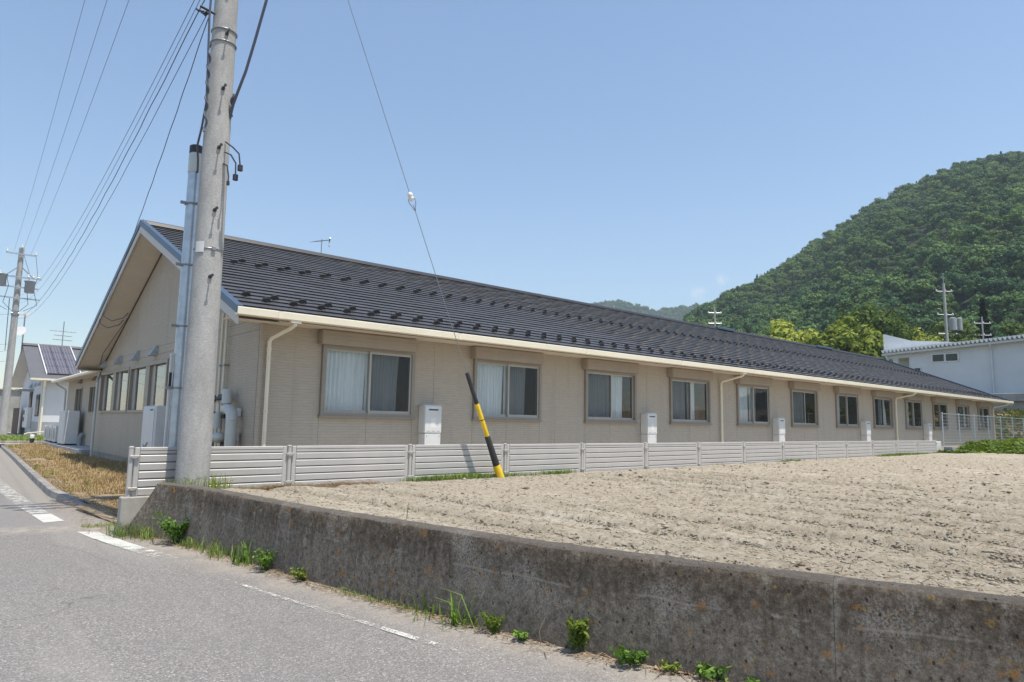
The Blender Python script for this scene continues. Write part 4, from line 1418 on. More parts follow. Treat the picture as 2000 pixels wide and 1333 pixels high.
# taller mesh fence further along
mf = thing('mesh_fence', (31.0, 9.43, 0.88), 'open grey wire mesh fence with thin round posts above the weedy bank', 'fence')
mp = MB().tube([(0, 0, -0.05), (0, 0, 1.24)], 0.026, 8).tube([(0, 0, 1.235), (0, 0, 1.275)], 0.036, 8).mesh('mesh_post', M['galv'], smooth=True)
mh = MB().tube([(0, 0, 0), (2, 0, 0)], 0.006, 5).mesh('horizontal_wire', M['galv'])
mr_ = MB().tube([(0, 0, 0), (2, 0, 0)], 0.02, 6).mesh('mesh_rail', M['galv'])
vw = MB()
for k in range(1, 40):
    vw.tube([(0.05 * k, 0, 0.05), (0.05 * k, 0, 1.2)], 0.0016, 3, False)
vw_me = vw.mesh('vertical_wires', M['galv'])
for i in range(9):
    x = 31.0 + 2.02 * i
    place('mesh_post', mp, mf, (x, 9.43, 0.88))
    if i < 8:
        place('mesh_rail', mr_, mf, (x, 9.43, 2.10)); place('mesh_rail', mr_, mf, (x, 9.43, 0.94))
        for k in range(1, 9): place('horizontal_wire', mh, mf, (x, 9.43, 0.94 + 1.16 * k / 9))
        tag(place('vertical_wires', vw_me, mf, (x, 9.43, 0.88)), kind='stuff')
ds = thing('drain_pit', (30.7, 9.2, 0.5), 'small dark concrete block at the far end of the slat fence', 'concrete block')
MB().cbox(30.55, 30.95, 9.0, 9.3, 0.45, 0.80, 0.01).build('block_body', M['greybox'], ds)
MB().cbox(30.35, 30.95, 9.5, 9.8, 0.45, 1.0, 0.01).build('block_cap', M['white'], ds)

# ================================================================== CONCRETE POLE AND WHAT HANGS ON IT
PX, PY = 2.675, 9.10
pole = thing('utility_pole', (PX, PY, 0.45), 'tall tapered grey concrete utility pole standing behind the end of the retaining wall', 'utility pole')
prad = lambda z: 0.197 - (z - 0.6) * 0.0078
zs = np.linspace(0.3, 13.4, 34)
MB().tube([(PX, PY, z) for z in zs], [prad(z) for z in zs], 40).build('pole_shaft', M['pole'], pole, True)
bolt_dir = Vector((-0.08, -1, 0)).normalized()
for k, z in enumerate((3.19, 4.06, 4.90, 5.71, 6.48, 7.3, 8.1, 8.9)):
    d = bolt_dir
    p = Vector((PX, PY, z)) + d * (prad(z) - 0.02)
    b = MB().tube([p, p + d * 0.13], 0.0085, 8)
    b.tube([p + d * 0.015, p + d * 0.045], 0.024, 10)
    b.tube([p + d * 0.13, p + d * 0.145], 0.019, 10)
    b.build('step_bolt', M['rubber'], pole, True)
for z in (3.56, 6.38, 6.55):
    a = [(PX + math.cos(t) * (prad(z) + 0.006), PY + math.sin(t) * (prad(z) + 0.006), z) for t in np.linspace(0, 6.2832, 33)]
    MB().tube(a, 0.006 if z < 5 else 0.011, 6, False).build('steel_band', M['steel'], pole, True)
    if z < 5:
        MB().cbox(PX - 0.02, PX + 0.03, PY - prad(z) - 0.03, PY - prad(z), z - 0.025, z + 0.02, 0.004).build('band_buckle', M['steel'], pole)
# little white plate strapped on
V = []
for t in np.linspace(math.radians(198), math.radians(236), 6):
    for z in (3.50, 3.64):
        V.append((PX + math.cos(t) * (prad(3.57) + 0.012), PY + math.sin(t) * (prad(3.57) + 0.012), z))
MB().add(V, [(2 * i, 2 * i + 2, 2 * i + 3, 2 * i + 1) for i in range(5)]).build('number_plate', M['white'], pole)
# bracket with the telephone cable clamp just under the picture's top edge
cl = MB()
cl.tube([(PX - 0.15, PY - 0.05, 6.75), (PX - 0.33, PY - 0.02, 6.80)], 0.018, 6)
for k in range(5):
    cl.tube([(PX - 0.2 - 0.03 * k, PY + 0.02 * k, 6.78), (PX - 0.26 - 0.02 * k, PY + 0.03 * k, 6.70 + 0.03 * k)], 0.014, 6)
cl.build('cable_clamp', M['rubber'], pole)
# crossarms and transformer higher up
for z, half in ((12.75, 0.95), (11.75, 0.9), (10.7, 0.8)):
    MB().box(PX - half, PX + half, PY - 0.20, PY - 0.125, z, z + 0.075).build('crossarm', M['galv'], pole)
    for dx in (-0.8, -0.5, -0.3, 0.6):
        MB().lathe((PX + dx, PY - 0.16, z + 0.075), [(0, 0.03), (0.05, 0.055), (0.09, 0.03), (0.13, 0.05), (0.17, 0.02)], 10).build('insulator', M['ceramic'], pole, True)
tf_ = MB().lathe((PX + 0.50, PY, 11.0), [(0, 0.25), (0.03, 0.28), (0.62, 0.28), (0.66, 0.24), (0.70, 0.05)], 16)
tf_.box(PX + 0.12, PX + 0.3, PY - 0.08, PY + 0.08, 11.2, 11.3)
tf_.build('transformer', M['greybox'], pole, True)
# cable running down the pole into the steel conduit, and drip loops on the other side
dn = [(2.43, 8.93, 6.9), (2.425, 8.92, 6.6), (2.45, 8.93, 6.0), (2.47, 8.94, 5.45), (2.46, 9.02, 5.15), (2.47, 9.20, 4.95), (2.56, 9.45, 4.85), (2.60, 9.58, 4.75), (2.60, 9.66, 4.72)]
MB().tube(dn, 0.014, 7).build('downlead', M['cable'], pole, True)
tw = []
for k in range(40):
    t = k / 39
    z = 6.25 - 1.2 * t
    tw.append((2.455 + 0.018 * t + 0.018 * math.cos(k * 0.9), 8.93 + 0.018 * math.sin(k * 0.9), z))
MB().tube(tw, 0.012, 6).build('twisted_lead', M['cable'], pole, True)
for (pts, end) in (([(2.74, 8.94, 5.0), (2.79, 8.80, 4.90), (2.83, 8.66, 4.78), (2.845, 8.63, 4.60)], 0.05), ([(2.74, 8.94, 4.86), (2.78, 8.82, 4.80), (2.81, 8.70, 4.66), (2.81, 8.68, 4.48)], 0.05),
                   ([(2.73, 8.94, 4.7), (2.755, 8.86, 4.66), (2.765, 8.8, 4.5), (2.75, 8.76, 4.40)], 0.03)):
    lo = MB().tube(pts, 0.010, 6)
    e = Vector(pts[-1])
    lo.tube([e + Vector((0, 0, 0.02)), e - Vector((0, 0, end))], 0.034 if end > 0.04 else 0.02, 8)
    lo.build('drip_lead', M['rubber'], pole, True)

cond = thing('steel_conduit', (2.60, 9.70, 0.3), 'galvanised steel riser pipe with black cap beside the concrete pole', 'pipe')
MB().tube([(2.60, 9.70, 0.25), (2.60, 9.70, 2.6), (2.60, 9.70, 5.02)], [0.088, 0.086, 0.083], 24).build('riser_pipe', M['galv'], cond, True)
MB().lathe((2.60, 9.70, 5.02), [(0, 0.09), (0.10, 0.09), (0.115, 0.07)], 20).build('riser_cap', M['rubber'], cond, True)
MB().lathe((2.60, 9.70, 4.74), [(0, 0.091), (0.26, 0.091)], 20).build('cap_sleeve', M['greypipe'], cond, True)
for z in (4.30, 3.45, 2.62, 1.80):
    a = [(2.60 + math.cos(t) * 0.094, 9.70 + math.sin(t) * 0.094, z) for t in np.linspace(0, 6.2832, 21)]
    c_ = MB().tube(a, 0.012, 6, False)
    c_.box(2.60 - 0.16, 2.60 - 0.09, 9.66, 9.69, z - 0.018, z + 0.018)
    c_.tube([(2.62, 9.62, z), (2.66, 9.3, z)], 0.012, 6)
    c_.build('pipe_clamp', M['steel'], cond, True)
for sx, zt in ((-0.115, 2.22), (0.105, 2.30)):
    s_ = MB().cbox(2.60 + sx - 0.013, 2.60 + sx + 0.013, 9.70, 9.73, 0.3, zt, 0.004)
    s_.box(2.60 + sx - 0.015, 2.60 + sx + 0.06 * (1 if sx < 0 else -1), 9.695, 9.735, zt + 0.001, zt + 0.03)
    s_.build('side_strip', M['white'], cond)
    MB().box(2.60 + sx - 0.016, 2.60 + sx + 0.016, 9.69, 9.699, zt - 0.40, zt - 0.22).build('strip_shadow', M['rubber'], cond)  # black sheet stands in for a shadow on the strip

# guy wire with its yellow and black guard
GB, GT = Vector((7.72, 9.14, 0.46)), Vector((PX + 0.1, PY, 11.6))
gd = (GT - GB)
gp = lambda t: GB + gd * t
guy = thing('guy_wire', tuple(GB), 'taut stay wire with a black and yellow guard rising from the grass', 'stay wire')
MB().tube([gp(0.02), gp(0.397)], 0.0055, 6).tube([gp(0.414), gp(0.99)], 0.0055, 6).build('stay_strand', M['steel'], guy, True)
c0 = gp(0.408); u = gd.normalized()
ins = MB().tube([c0 - u * 0.075, c0 - u * 0.05, c0 - u * 0.02, c0, c0 + u * 0.02, c0 + u * 0.05, c0 + u * 0.075], [0.016, 0.04, 0.046, 0.036, 0.046, 0.04, 0.016], 14)
ins.build('ball_insulator', M['ceramic'], guy, True)
side = Vector((0.7, -0.7, 0.2))
MB().tube([c0 - u * 0.03 + side * 0.05, c0 - u * 0.09 + side * 0.055, c0 - u * 0.24], 0.006, 5).tube([c0 - u * 0.03 - side * 0.05, c0 - u * 0.09 - side * 0.055, c0 - u * 0.24], 0.006, 5).build('loop_grip', M['steel'], guy)
Lg = gd.length
for (a, b, r0, r1, mt) in ((0.0, 0.26, 0.072, 0.066, 'yellow'), (0.25, 0.80, 0.060, 0.048, 'rubber'), (0.80, 1.39, 0.040, 0.040, 'yellow'), (1.38, 1.95, 0.036, 0.034, 'rubber')):
    MB().tube([GB + u * (a - (0.06 if a == 0 else 0)), GB + u * (a + 0.01), GB + u * (b - 0.01), GB + u * b], [r0, r0, r1, r1 * 0.94], 18).build('guard_sleeve', M[mt], guy, True)
MB().tube([GB + u * 1.09, GB + u * 1.105], 0.0415, 14).build('guard_strap', M['rubber'], guy, True)


# overhead cables, each a thing
def cable(label, A, B, sag, r, n=40, twist=0.0, cat='cable', mat='cable', group=None):
    A, B = Vector(A), Vector(B)
    pts = []
    for i in range(n + 1):
        t = i / n
        p = A.lerp(B, t); p.z -= 4 * sag * t * (1 - t)
        if twist: p += Vector((math.cos(i * 1.3), math.sin(i * 1.3), math.sin(i * 1.9))) * twist
        pts.append(p)
    o = thing('overhead_cable', tuple(A), label, cat, group)
    MB().tube(pts, r, 5).build('cable_line', M[mat], o, True)
    return o


FP = (3.95, 49.6)      # the distant pole
cable('power line meeting the tip of the far crossarm, highest of the three', (PX - 0.8, PY - 0.16, 12.9), (3.53, 48.8, 11.02), 0.5, 0.0052)
cable('power line to the far pole running between the two other power lines', (PX - 0.5, PY - 0.16, 11.9), (3.96, 49.3, 11.02), 0.5, 0.0052)
cable('power line to the far pole closest to the telephone cables', (PX - 0.3, PY - 0.16, 10.85), (4.34, 48.9, 10.91), 0.5, 0.0052)
cable('thin telephone wire sagging to the far pole, uppermost of the bunch', (PX - 0.32, PY, 7.12), (4.0, 49.5, 8.55), 1.15, 0.0045)
cable('thin telephone wire sagging to the far pole, second of the bunch', (PX - 0.30, PY, 7.0), (4.0, 49.5, 8.1), 1.2, 0.004)
cable('thick twisted telephone cable sagging lowest towards the far pole', (PX - 0.28, PY, 6.92), (4.0, 49.5, 7.35), 1.25, 0.007, 90, 0.005)
cable('telephone cable hanging just under the thick twisted one', (PX - 0.24, PY, 6.72), (4.0, 49.5, 7.22), 1.35, 0.005, 60, 0.003)
cable('service drop cable from the concrete pole to the gable edge', (PX - 0.22, PY - 0.02, 6.68), (3.83, 22.8, 4.25), 0.25, 0.0065, 60, 0.003)
lp = thing('overhead_cable', (2.80, 8.92, 5.5), 'heavy dark cable curving down onto the shaft of the concrete pole from above', 'cable')
MB().tube([(2.79, 9.0, 5.35), (2.795, 8.92, 5.52), (2.83, 8.84, 5.72), (2.88, 8.77, 5.96), (2.935, 8.67, 6.35), (3.0, 8.51, 6.9), (3.12, 8.2, 8.0), (3.3, 7.5, 9.6)], 0.019, 8).build('cable_line', M['cable'], lp, True)
MB().tube([(2.79 + 0.012 * math.cos(k), 8.97 - 0.004 * k + 0.012 * math.sin(k), 5.38 + 0.022 * k) for k in range(14)], 0.02, 7).build('cable_grip', M['cable'], lp, True)
hk = MB()
for (y, z) in ((22.8, 4.25), (22.3, 4.4)):
    hk.tube([(3.83, y, z), (3.80, y - 0.1, z - 0.12), (3.95, y - 0.5, z - 0.30), (4.2, y - 0.7, z - 0.2), (4.3, y - 0.7, z - 0.05)], 0.012, 6)
hk.tube([(4.3, 21.6, 4.2), (4.3, 24.6, 3.4), (4.45, 25.8, 3.1)], 0.012, 6)
hk.build('service_lead', M['cable'], bld, True)

# ================================================================== WATER HEATERS, GAS PIPES, CABINETS
def heater(x, label):
    t = thing('water_heater', (x, YW, 0.3), label, 'water heater', 'water heaters along the facade')
    y0, y1 = 11.88, YW - 0.002
    MB().cbox(x, x + 0.42, y0 + 0.01, y1, 1.19, 1.755, 0.012).build('heater_case', M['white'], t)
    MB().cbox(x + 0.006, x + 0.414, y0 - 0.006, y0 + 0.0095, 1.20, 1.745, 0.004).build('front_cover', M['white'], t)
    MB().box(x + 0.09, x + 0.33, y0 - 0.0075, y0 - 0.004, 1.655, 1.685).build('exhaust_slot', M['rubber'], t)
    MB().box(x - 0.012, x + 0.43, y0 + 0.05, y1, 1.756, 1.772).build('top_bracket', M['offwhite'], t)
    lv = MB()
    for k in range(3): lv.box(x + 0.05 + 0.125 * k, x + 0.125 + 0.125 * k, y0 - 0.0075, y0 - 0.004, 1.222, 1.234)
    lv.build('louvre', M['greybox'], t)
    MB().cbox(x + 0.012, x + 0.408, y0 + 0.002, y1, 0.52, 1.183, 0.008).build('pipe_cover', M['white'], t)
    sc = MB()
    for sx in (0.05, 0.36): sc.box(x + sx, x + sx + 0.012, y0 - 0.0015, y0 + 0.001, 1.10, 1.15)
    sc.build('cover_clip', M['greybox'], t)
    MB().box(x + 0.15, x + 0.27, y0 - 0.0072, y0 - 0.005, 1.30, 1.50).build('care_label', M['ceramic'], t)
    return t


heater(7.955, 'white water heater on the wall between the first two curtained windows')
heater(15.31, 'white water heater on the wall just before the fourth window')
heater(22.58, 'white water heater on the wall between the fifth and sixth windows')
heater(29.85, 'white water heater on the wall between the seventh and eighth windows')
heater(37.1, 'white water heater furthest along the facade, close to the tenth window')

_gas0 = len(bpy.data.objects)
gas = thing('gas_regulator', (4.45, 13.4, 0.3), 'grey gas regulator pipework with blue handwheels on the gable wall', 'gas regulator')
for y in (13.98, 13.74):
    MB().tube([(4.48, y, 0.3), (4.48, y, 3.5)], 0.026, 10).build('supply_pipe', M['pipe'], gas, True)
    MB().box(4.45, XG, y - 0.05, y + 0.05, 2.44, 2.47).build('pipe_bracket', M['steel'], gas)
MB().tube([(4.36, 12.78, 0.3), (4.36, 12.78, 1.38)], 0.10, 16).tube([(4.36, 12.78, 1.37), (4.36, 12.80, 1.50), (4.36, 12.90, 1.58), (4.36, 13.10, 1.60), (4.36, 13.18, 1.60)], [0.10, 0.10, 0.098, 0.09, 0.085], 14).build('large_pipe', M['greypipe'], gas, True)
for z in (1.16, 1.30): MB().lathe((4.36, 12.78, z), [(0, 0.106), (0.02, 0.106)], 16).build('pipe_collar', M['greypipe'], gas, True)
MB().lathe((4.38, 13.16, 1.68), [(0, 0.06), (0.02, 0.09), (0.26, 0.09), (0.28, 0.075)], 14).build('vent_cylinder', M['greypipe'], gas, True)
MB().lathe((4.36, 13.54, 1.22), [(0, 0.085), (0.27, 0.085), (0.31, 0.05)], 14).build('filter_body', M['greypipe'], gas, True)
MB().ball((4.34, 13.36, 1.06), 0.16, 0.75, 1.15, 0.62, 14, 8).lathe((4.34, 13.72, 1.09), [(-0.2, 0.03), (0.06, 0.045)], 10, (0, 1, 0)).build('regulator_body', M['greypipe'], gas, True)
MB().tube([(4.36, 13.54, 1.53), (4.36, 13.54, 1.72)], 0.03, 8).tube([(4.36, 13.36, 0.3), (4.36, 13.36, 1.0)], 0.035, 8).tube([(4.36, 13.56, 0.3), (4.36, 13.54, 1.0)], 0.035, 8).build('riser', M['pipe'], gas, True)
MB().tube([(4.42, 13.62, 1.80), (4.42, 13.95, 1.80)], 0.035, 10).tube([(4.42, 13.30, 1.82), (4.42, 13.66, 1.82)], 0.062, 10).tube([(4.42, 13.15, 0.92), (4.42, 13.8, 0.92)], 0.055, 10).tube([(4.42, 13.3, 1.46), (4.42, 13.8, 1.46)], 0.042, 10).build('valve_body', M['rubber'], gas, True)
for (y, z) in ((14.02, 1.80), (13.90, 1.46), (13.90, 0.93)):
    ring = [(4.40 + 0.045 * math.cos(t), y, z + 0.075 * math.sin(t)) for t in np.linspace(0, 6.2832, 15)]
    MB().tube(ring, 0.02, 6, False).tube([(4.42, y - 0.2, z), (4.40, y + 0.02, z)], 0.016, 6).box(4.35, 4.45, y - 0.008, y + 0.008, z - 0.014, z + 0.014).build('handwheel', M['valve'], gas, True)
for (y, z) in ((12.88, 1.46), (12.90, 1.02)):
    MB().cbox(4.45, 4.55, y - 0.06, y + 0.06, z, z + 0.15, 0.02).tube([(4.49, y, z), (4.49, y - 0.02, z - 0.07)], 0.028, 8).build('alarm_box', M['offwhite'], gas)
MB().tube([(4.34, 13.78, 1.09), (4.32, 13.95, 1.02), (4.34, 14.0, 0.85), (4.36, 13.9, 0.6)], 0.008, 6).build('impulse_line', M['cable'], gas, True)

cab = thing('outdoor_unit', (4.3, 17.0, 0.2), 'tall white hot water unit standing against the gable wall beside the steel riser', 'water heater')
MB().cbox(4.0, 4.48, 16.55, 17.65, 0.30, 1.68, 0.025).build('unit_case', M['offwhite'], cab)
MB().cbox(3.985, 3.999, 16.62, 17.58, 0.40, 1.60, 0.004).build('front_panel', M['offwhite'], cab)
MB().box(3.978, 3.984, 16.72, 16.95, 1.57, 1.60).build('badge', M['rubber'], cab)
MB().tube([(3.98, 17.35, 0.80), (3.97, 17.25, 0.76), (3.97, 17.1, 0.78), (3.97, 16.95, 0.86)], 0.012, 6).build('drain_hose', M['steel'], cab)
MB().box(3.95, 4.5, 16.5, 17.7, 0.0, 0.30).build('plinth', M['block'], cab)

cab2 = thing('outdoor_unit', (4.6, 32.0, 0.33), 'large pale grey hot water cabinet on the raised step outside the low wing', 'water heater')
MB().cbox(4.42, 4.92, 31.6, 32.9, 0.36, 1.64, 0.025).build('unit_case', M['offwhite'], cab2)
MB().box(4.45, 4.89, 31.65, 32.85, 0.30, 0.36).build('unit_feet', M['rubber'], cab2)
MB().tube([(4.95, 31.3, 0.3), (4.95, 31.3, 0.6), (5.0, 31.2, 0.75)], 0.09, 10).build('insulated_pipe', M['greybox'], cab2, True)
st = thing('concrete_step', (4.6, 31, 0), 'raised concrete step with pale edging along the low wing', 'step')
MB().cbox(4.30, 5.12, 26.9, 36.0, -0.05, 0.30, 0.01).build('step_slab', M['found'], st)
MB().cbox(4.14, 4.285, 26.9, 31.6, -0.05, 0.17, 0.01).build('step_edging', M['block'], st)
mtr = thing('wall_cabinet', (4.9, 27.6, 0.6), 'narrow white cabinet fixed to the wall of the low wing', 'wall cabinet')
MB().cbox(4.86, 5.09, 27.1, 27.75, 0.72, 1.82, 0.012).build('cabinet_case', M['offwhite'], mtr)
MB().box(4.852, 4.859, 27.15, 27.70, 1.20, 1.21).build('door_seam', M['greybox'], mtr)
MB().tube([(4.98, 27.4, 1.82), (4.98, 27.4, 2.0)], 0.03, 8).build('vent_knob', M['greybox'], mtr)

# roof aerial
ant = thing('roof_aerial', (8.8, 19.3, 6.2), 'small television aerial standing on the ridge of the long tiled roof', 'aerial')
MB().tube([(8.80, 19.0, 6.0), (8.80, 19.0, 6.85)], 0.013, 6).build('mast', M['steel'], ant)
MB().tube([(8.48, 18.9, 6.70), (9.10, 19.1, 6.90)], 0.012, 6).build('boom', M['galv'], ant)
el = MB()
for k in range(7):
    p = Vector((8.50 + 0.08 * k, 18.907 + 0.026 * k, 6.706 + 0.026 * k))
    el.tube([p + Vector((-0.05, 0.17, 0)), p + Vector((0.05, -0.17, 0))], 0.0045, 4)
el.tube([(9.08, 19.02, 6.95), (9.10, 19.1, 6.9), (9.07, 19.03, 6.68)], 0.022, 6)
el.build('elements', M['steel'], ant)

# ================================================================== FAR LEFT: HOUSE WITH SOLAR PANELS, POLE, YARD THINGS
h2 = thing('solar_house', (5.7, 50.6, 0.2), 'white gabled house with a grey roof covered by solar panels beyond the low wing', 'house')
E0, ER, EB = (49.98, 3.72), (55.9, 6.15), (61.5, 3.62)
HX0, HX1 = 5.75, 13.0
HW = MB()
poly = [(50.6, 0.15), (61.0, 0.15), (61.0, 3.68), (55.9, 5.90), (50.6, 3.72)]
HW.prism(poly, 0, HX0, HX0 + 0.15)
HW.box(HX0 + 0.15, HX1, 50.6, 50.75, 1.06, 3.75)
HW.build('house_wall', M['bwall'], h2)
MB().box(HX0 + 0.15, HX1, 50.58, 50.75, 0.15, 1.059).box(HX0 - 0.02, HX0 - 0.003, 50.58, 53.9, 0.15, 1.06).build('wall_base', M['greybox'], h2)
MB().prism([E0, ER, (ER[0], ER[1] - 0.15), (E0[0], E0[1] - 0.13)], 0, 5.05, HX1 + 0.6).prism([(ER[0] + 0.001, ER[1]), EB, (EB[0], EB[1] - 0.13), (ER[0] + 0.001, ER[1] - 0.15)], 0, 5.05, HX1 + 0.6).build('house_roof', M['slate'], h2)
MB().prism([(E0[0], E0[1] - 0.131), (ER[0], ER[1] - 0.151), (ER[0], ER[1] - 0.19), (E0[0], E0[1] - 0.17)], 0, 5.06, HX0).prism([(ER[0] + .001, ER[1] - 0.151), (EB[0], EB[1] - 0.131), (EB[0], EB[1] - 0.17), (ER[0] + .001, ER[1] - 0.19)], 0, 5.06, HX0).build('gable_soffit', M['fascia'], h2)
MB().prism([(ER[0] - 0.25, ER[1] - 0.02), (ER[0], ER[1] + 0.14), (ER[0] + 0.25, ER[1] - 0.02)], 0, 5.0, HX1 + 0.6).build('house_ridge', M['slate'], h2)
MB().box(5.05, HX1 + 0.5, 49.86, 49.98, 3.58, 3.70).tube([(5.80, 49.95, 3.58), (5.85, 50.45, 3.2), (5.85, 50.5, 0.2)], 0.06, 8).build('house_gutter', M['gutter'], h2)
sl2 = (ER[1] - E0[1]) / (ER[0] - E0[0])


def pv_mat():
    m, N, L, b = mat_new('solar_cells')
    g_ = N.new("ShaderNodeTexCoord")
    br = N.new("ShaderNodeTexBrick")
    br.offset = 0; br.inputs['Scale'].default_value = 1
    br.inputs['Brick Width'].default_value = 0.16; br.inputs['Row Height'].default_value = 0.35
    br.inputs['Mortar Size'].default_value = 0.012
    br.inputs['Color1'].default_value = (0.085, 0.08, 0.10, 1); br.inputs['Color2'].default_value = (0.105, 0.098, 0.118, 1)
    br.inputs['Mortar'].default_value = (0.24, 0.235, 0.26, 1)
    L.new(g_.outputs['Object'], br.inputs['Vector'])
    L.new(br.outputs['Color'], b.inputs['Base Color'])
    b.inputs['Roughness'].default_value = 0.5
    return m


M['pv'] = pv_mat()
pw, ph = 0.60, 1.40
pv_me = MB().box(-pw / 2 + 0.01, pw / 2 - 0.01, 0.01, ph - 0.01, 0.0, 0.04).mesh('solar_panel', M['pv'])
for r_ in range(4):
    for c_ in range(4 if r_ < 3 else 4):
        xo = 5.93 + pw / 2 + pw * c_
        u0 = 0.62 + r_ * ph
        if c_ == 3 and r_ > 1: continue
        place('solar_panel', pv_me, h2, (xo, E0[0] + u0 * math.cos(math.atan(sl2)), E0[1] + u0 * math.sin(math.atan(sl2)) + 0.07), (math.atan(sl2), 0, 0))
fr_ = MB()
for xx in (5.905, 7.75):
    fr_.prism([(E0[0] + 0.5, E0[1] + 0.5 * sl2 + 0.03), (E0[0] + 5.85, E0[1] + 5.85 * sl2 + 0.03), (E0[0] + 5.85, E0[1] + 5.85 * sl2 + 0.14), (E0[0] + 0.5, E0[1] + 0.5 * sl2 + 0.14)], 0, xx - 0.03, xx + 0.03)
fr_.build('panel_rail', M['white'], h2)
for (a, b, z0, z1) in ((50.9, 52.4, 1.40, 2.75), (54.6, 55.9, 1.45, 3.0)):
    w2 = MB().box(HX0 - 0.05, HX0 - 0.001, a, b, z0, z1).build('house_window', M['rubber'], h2)
    MB().box(HX0 - 0.058, HX0 - 0.051, a + 0.08, b - 0.08, z0 + 0.08, z1 - 0.08).build('pane', M['glass_far'], w2)
MB().box(HX0 - 0.9, HX0 - 0.001, 54.2, 56.6, 3.06, 3.14).build('canopy', M['greybox'], h2)
for y in (51.4, 53.2, 55.3): MB().prism([(HX0 - 0.2, 3.3), (HX0, 3.3), (HX0, 3.55), (HX0 - 0.05, 3.55)], 1, y, y + 0.4).build('vent_hood', M['galv'], h2)
mb_ = thing('meter_box', (5.6, 55.5, 0.7), 'tall white meter cabinet fixed on the gable of the solar panelled house', 'meter box')
MB().cbox(5.50, 5.74, 54.1, 56.4, 0.66, 1.96, 0.02).build('meter_case', M['white'], mb_)
for z in (1.05, 1.5): MB().box(5.49, 5.499, 55.6, 56.2, z, z + 0.28).build('meter_window', M['rubber'], mb_)
bf = thing('board_fence', (5.4, 58, 0.2), 'dark brown board fence beside the white meter cabinet', 'fence')
for k in range(8): MB().box(5.3, 5.34, 57.0 + 0.42 * k, 57.0 + 0.42 * k + 0.40, 0.2, 1.95).build('fence_board', M['brown'], bf)
cw = thing('concrete_wall', (5, 65, 0), 'plain grey concrete wall with horizontal joints behind the distant pole', 'wall')
for r_ in range(3):
    for c_ in range(4): MB().box(2.0 + 1.35 * c_, 3.34 + 1.35 * c_, 64.9 - 0.06 * c_, 65.1, 0.1 + 1.1 * r_, 1.192 + 1.1 * r_).build('wall_panel', M['cwall'], cw)
MB().box(1.95, 7.4, 64.6, 65.15, 3.40, 3.50).build('wall_coping', M['gutter'], cw)
ac0 = None
for k, lab in enumerate(('white air conditioner outdoor unit beside the pale grey cabinet', 'white air conditioner outdoor unit in the middle of the row of three', 'white air conditioner outdoor unit at the far end of the row, by the handrail')):
    a = thing('air_conditioner', (4.55 + 0.02 * k, 34.6 + 1.15 * k, 0.3), lab, 'air conditioner', 'air conditioner units by the wing')
    x_, y_ = 4.5, 34.2 + 1.2 * k
    MB().cbox(x_, x_ + 0.36, y_, y_ + 0.85, 0.36, 1.0, 0.02).build('unit_case', M['white'], a)
    MB().lathe((x_ - 0.002, y_ + 0.36, 0.68), [(0, 0.25), (0.006, 0.24)], 16, (-1, 0, 0)).build('fan_grille', M['greybox'], a)
    MB().box(x_ + 0.03, x_ + 0.33, y_ + 0.08, y_ + 0.77, 0.30, 0.36).build('unit_feet', M['rubber'], a)
bd = thing('bollard_light', (4.04, 37.1, 0.12), 'short black bollard lamp with a white top at the edge of the dry grass', 'bollard lamp')
MB().tube([(4.04, 37.1, 0.05), (4.04, 37.1, 0.43)], 0.085, 14).build('bollard_post', M['rubber'], bd, True)
MB().lathe((4.04, 37.1, 0.431), [(0, 0.085), (0.13, 0.085), (0.16, 0.06), (0.17, 0.01)], 14).build('lamp_cap', M['white'], bd, True)
hr = thing('handrail', (4.0, 38.3, 0.1), 'low beige tubular handrail near the air conditioner units', 'handrail')
MB().tube([(3.85, 38.3, 0.58), (4.0, 38.35, 0.64), (5.0, 37.6, 0.74)], 0.03, 8).build('rail', M['pipe'], hr, True)
for (x_, y_) in ((4.1, 38.25), (4.9, 37.7)): MB().tube([(x_, y_, 0.1), (x_, y_, 0.66)], 0.022, 8).build('rail_post', M['pipe'], hr)
lk = MB().cbox(2.6, 5.1, 38.9, 39.15, -0.05, 0.26, 0.02).build('low_kerb', M['kerb']); tag(lk, kind='structure')
n = 5200
xx = 2.5 + 3.4 * rng.random(n); yy = 39.3 + 9 * rng.random(n)
grass_obj('far_lawn', xx, yy, 0.16 + 0 * xx, 0.22, 0.02, 0.8, M['grass'])

fp = thing('utility_pole', (FP[0], FP[1], 0.0), 'distant concrete utility pole carrying two transformers beside the solar house', 'utility pole')
MB().tube([(FP[0], FP[1], -0.1), (FP[0], FP[1], 11.4)], [0.23, 0.135], 16).build('pole_shaft', M['pole'], fp, True)
for (z, a, b) in ((10.95, -0.75, 0.75), (9.55, -1.35, 1.1), (8.95, -1.4, 1.0)):
    MB().box(FP[0] + a, FP[0] + b, FP[1] - 0.28, FP[1] - 0.2, z, z + 0.08).build('crossarm', M['galv'], fp)
MB().box(FP[0] - 1.6, FP[0] + 1.1, FP[1] - 0.28, FP[1] - 0.2, 8.3, 8.38).build('crossarm', M['galv'], fp)
for s in (-1, 1): MB().tube([(FP[0] + s * 0.1, FP[1] - 0.2, 10.2), (FP[0] + s * 0.65, FP[1] - 0.22, 9.65)], 0.03, 6).build('arm_brace', M['steel'], fp)
for dx, z0 in ((-0.85, 8.95), (0.55, 8.7)):
    MB().lathe((FP[0] + dx, FP[1] - 0.3, z0), [(0, 0.22), (0.05, 0.26), (0.62, 0.26), (0.70, 0.32), (0.74, 0.12)], 14).build('transformer', M['greybox'], fp, True)
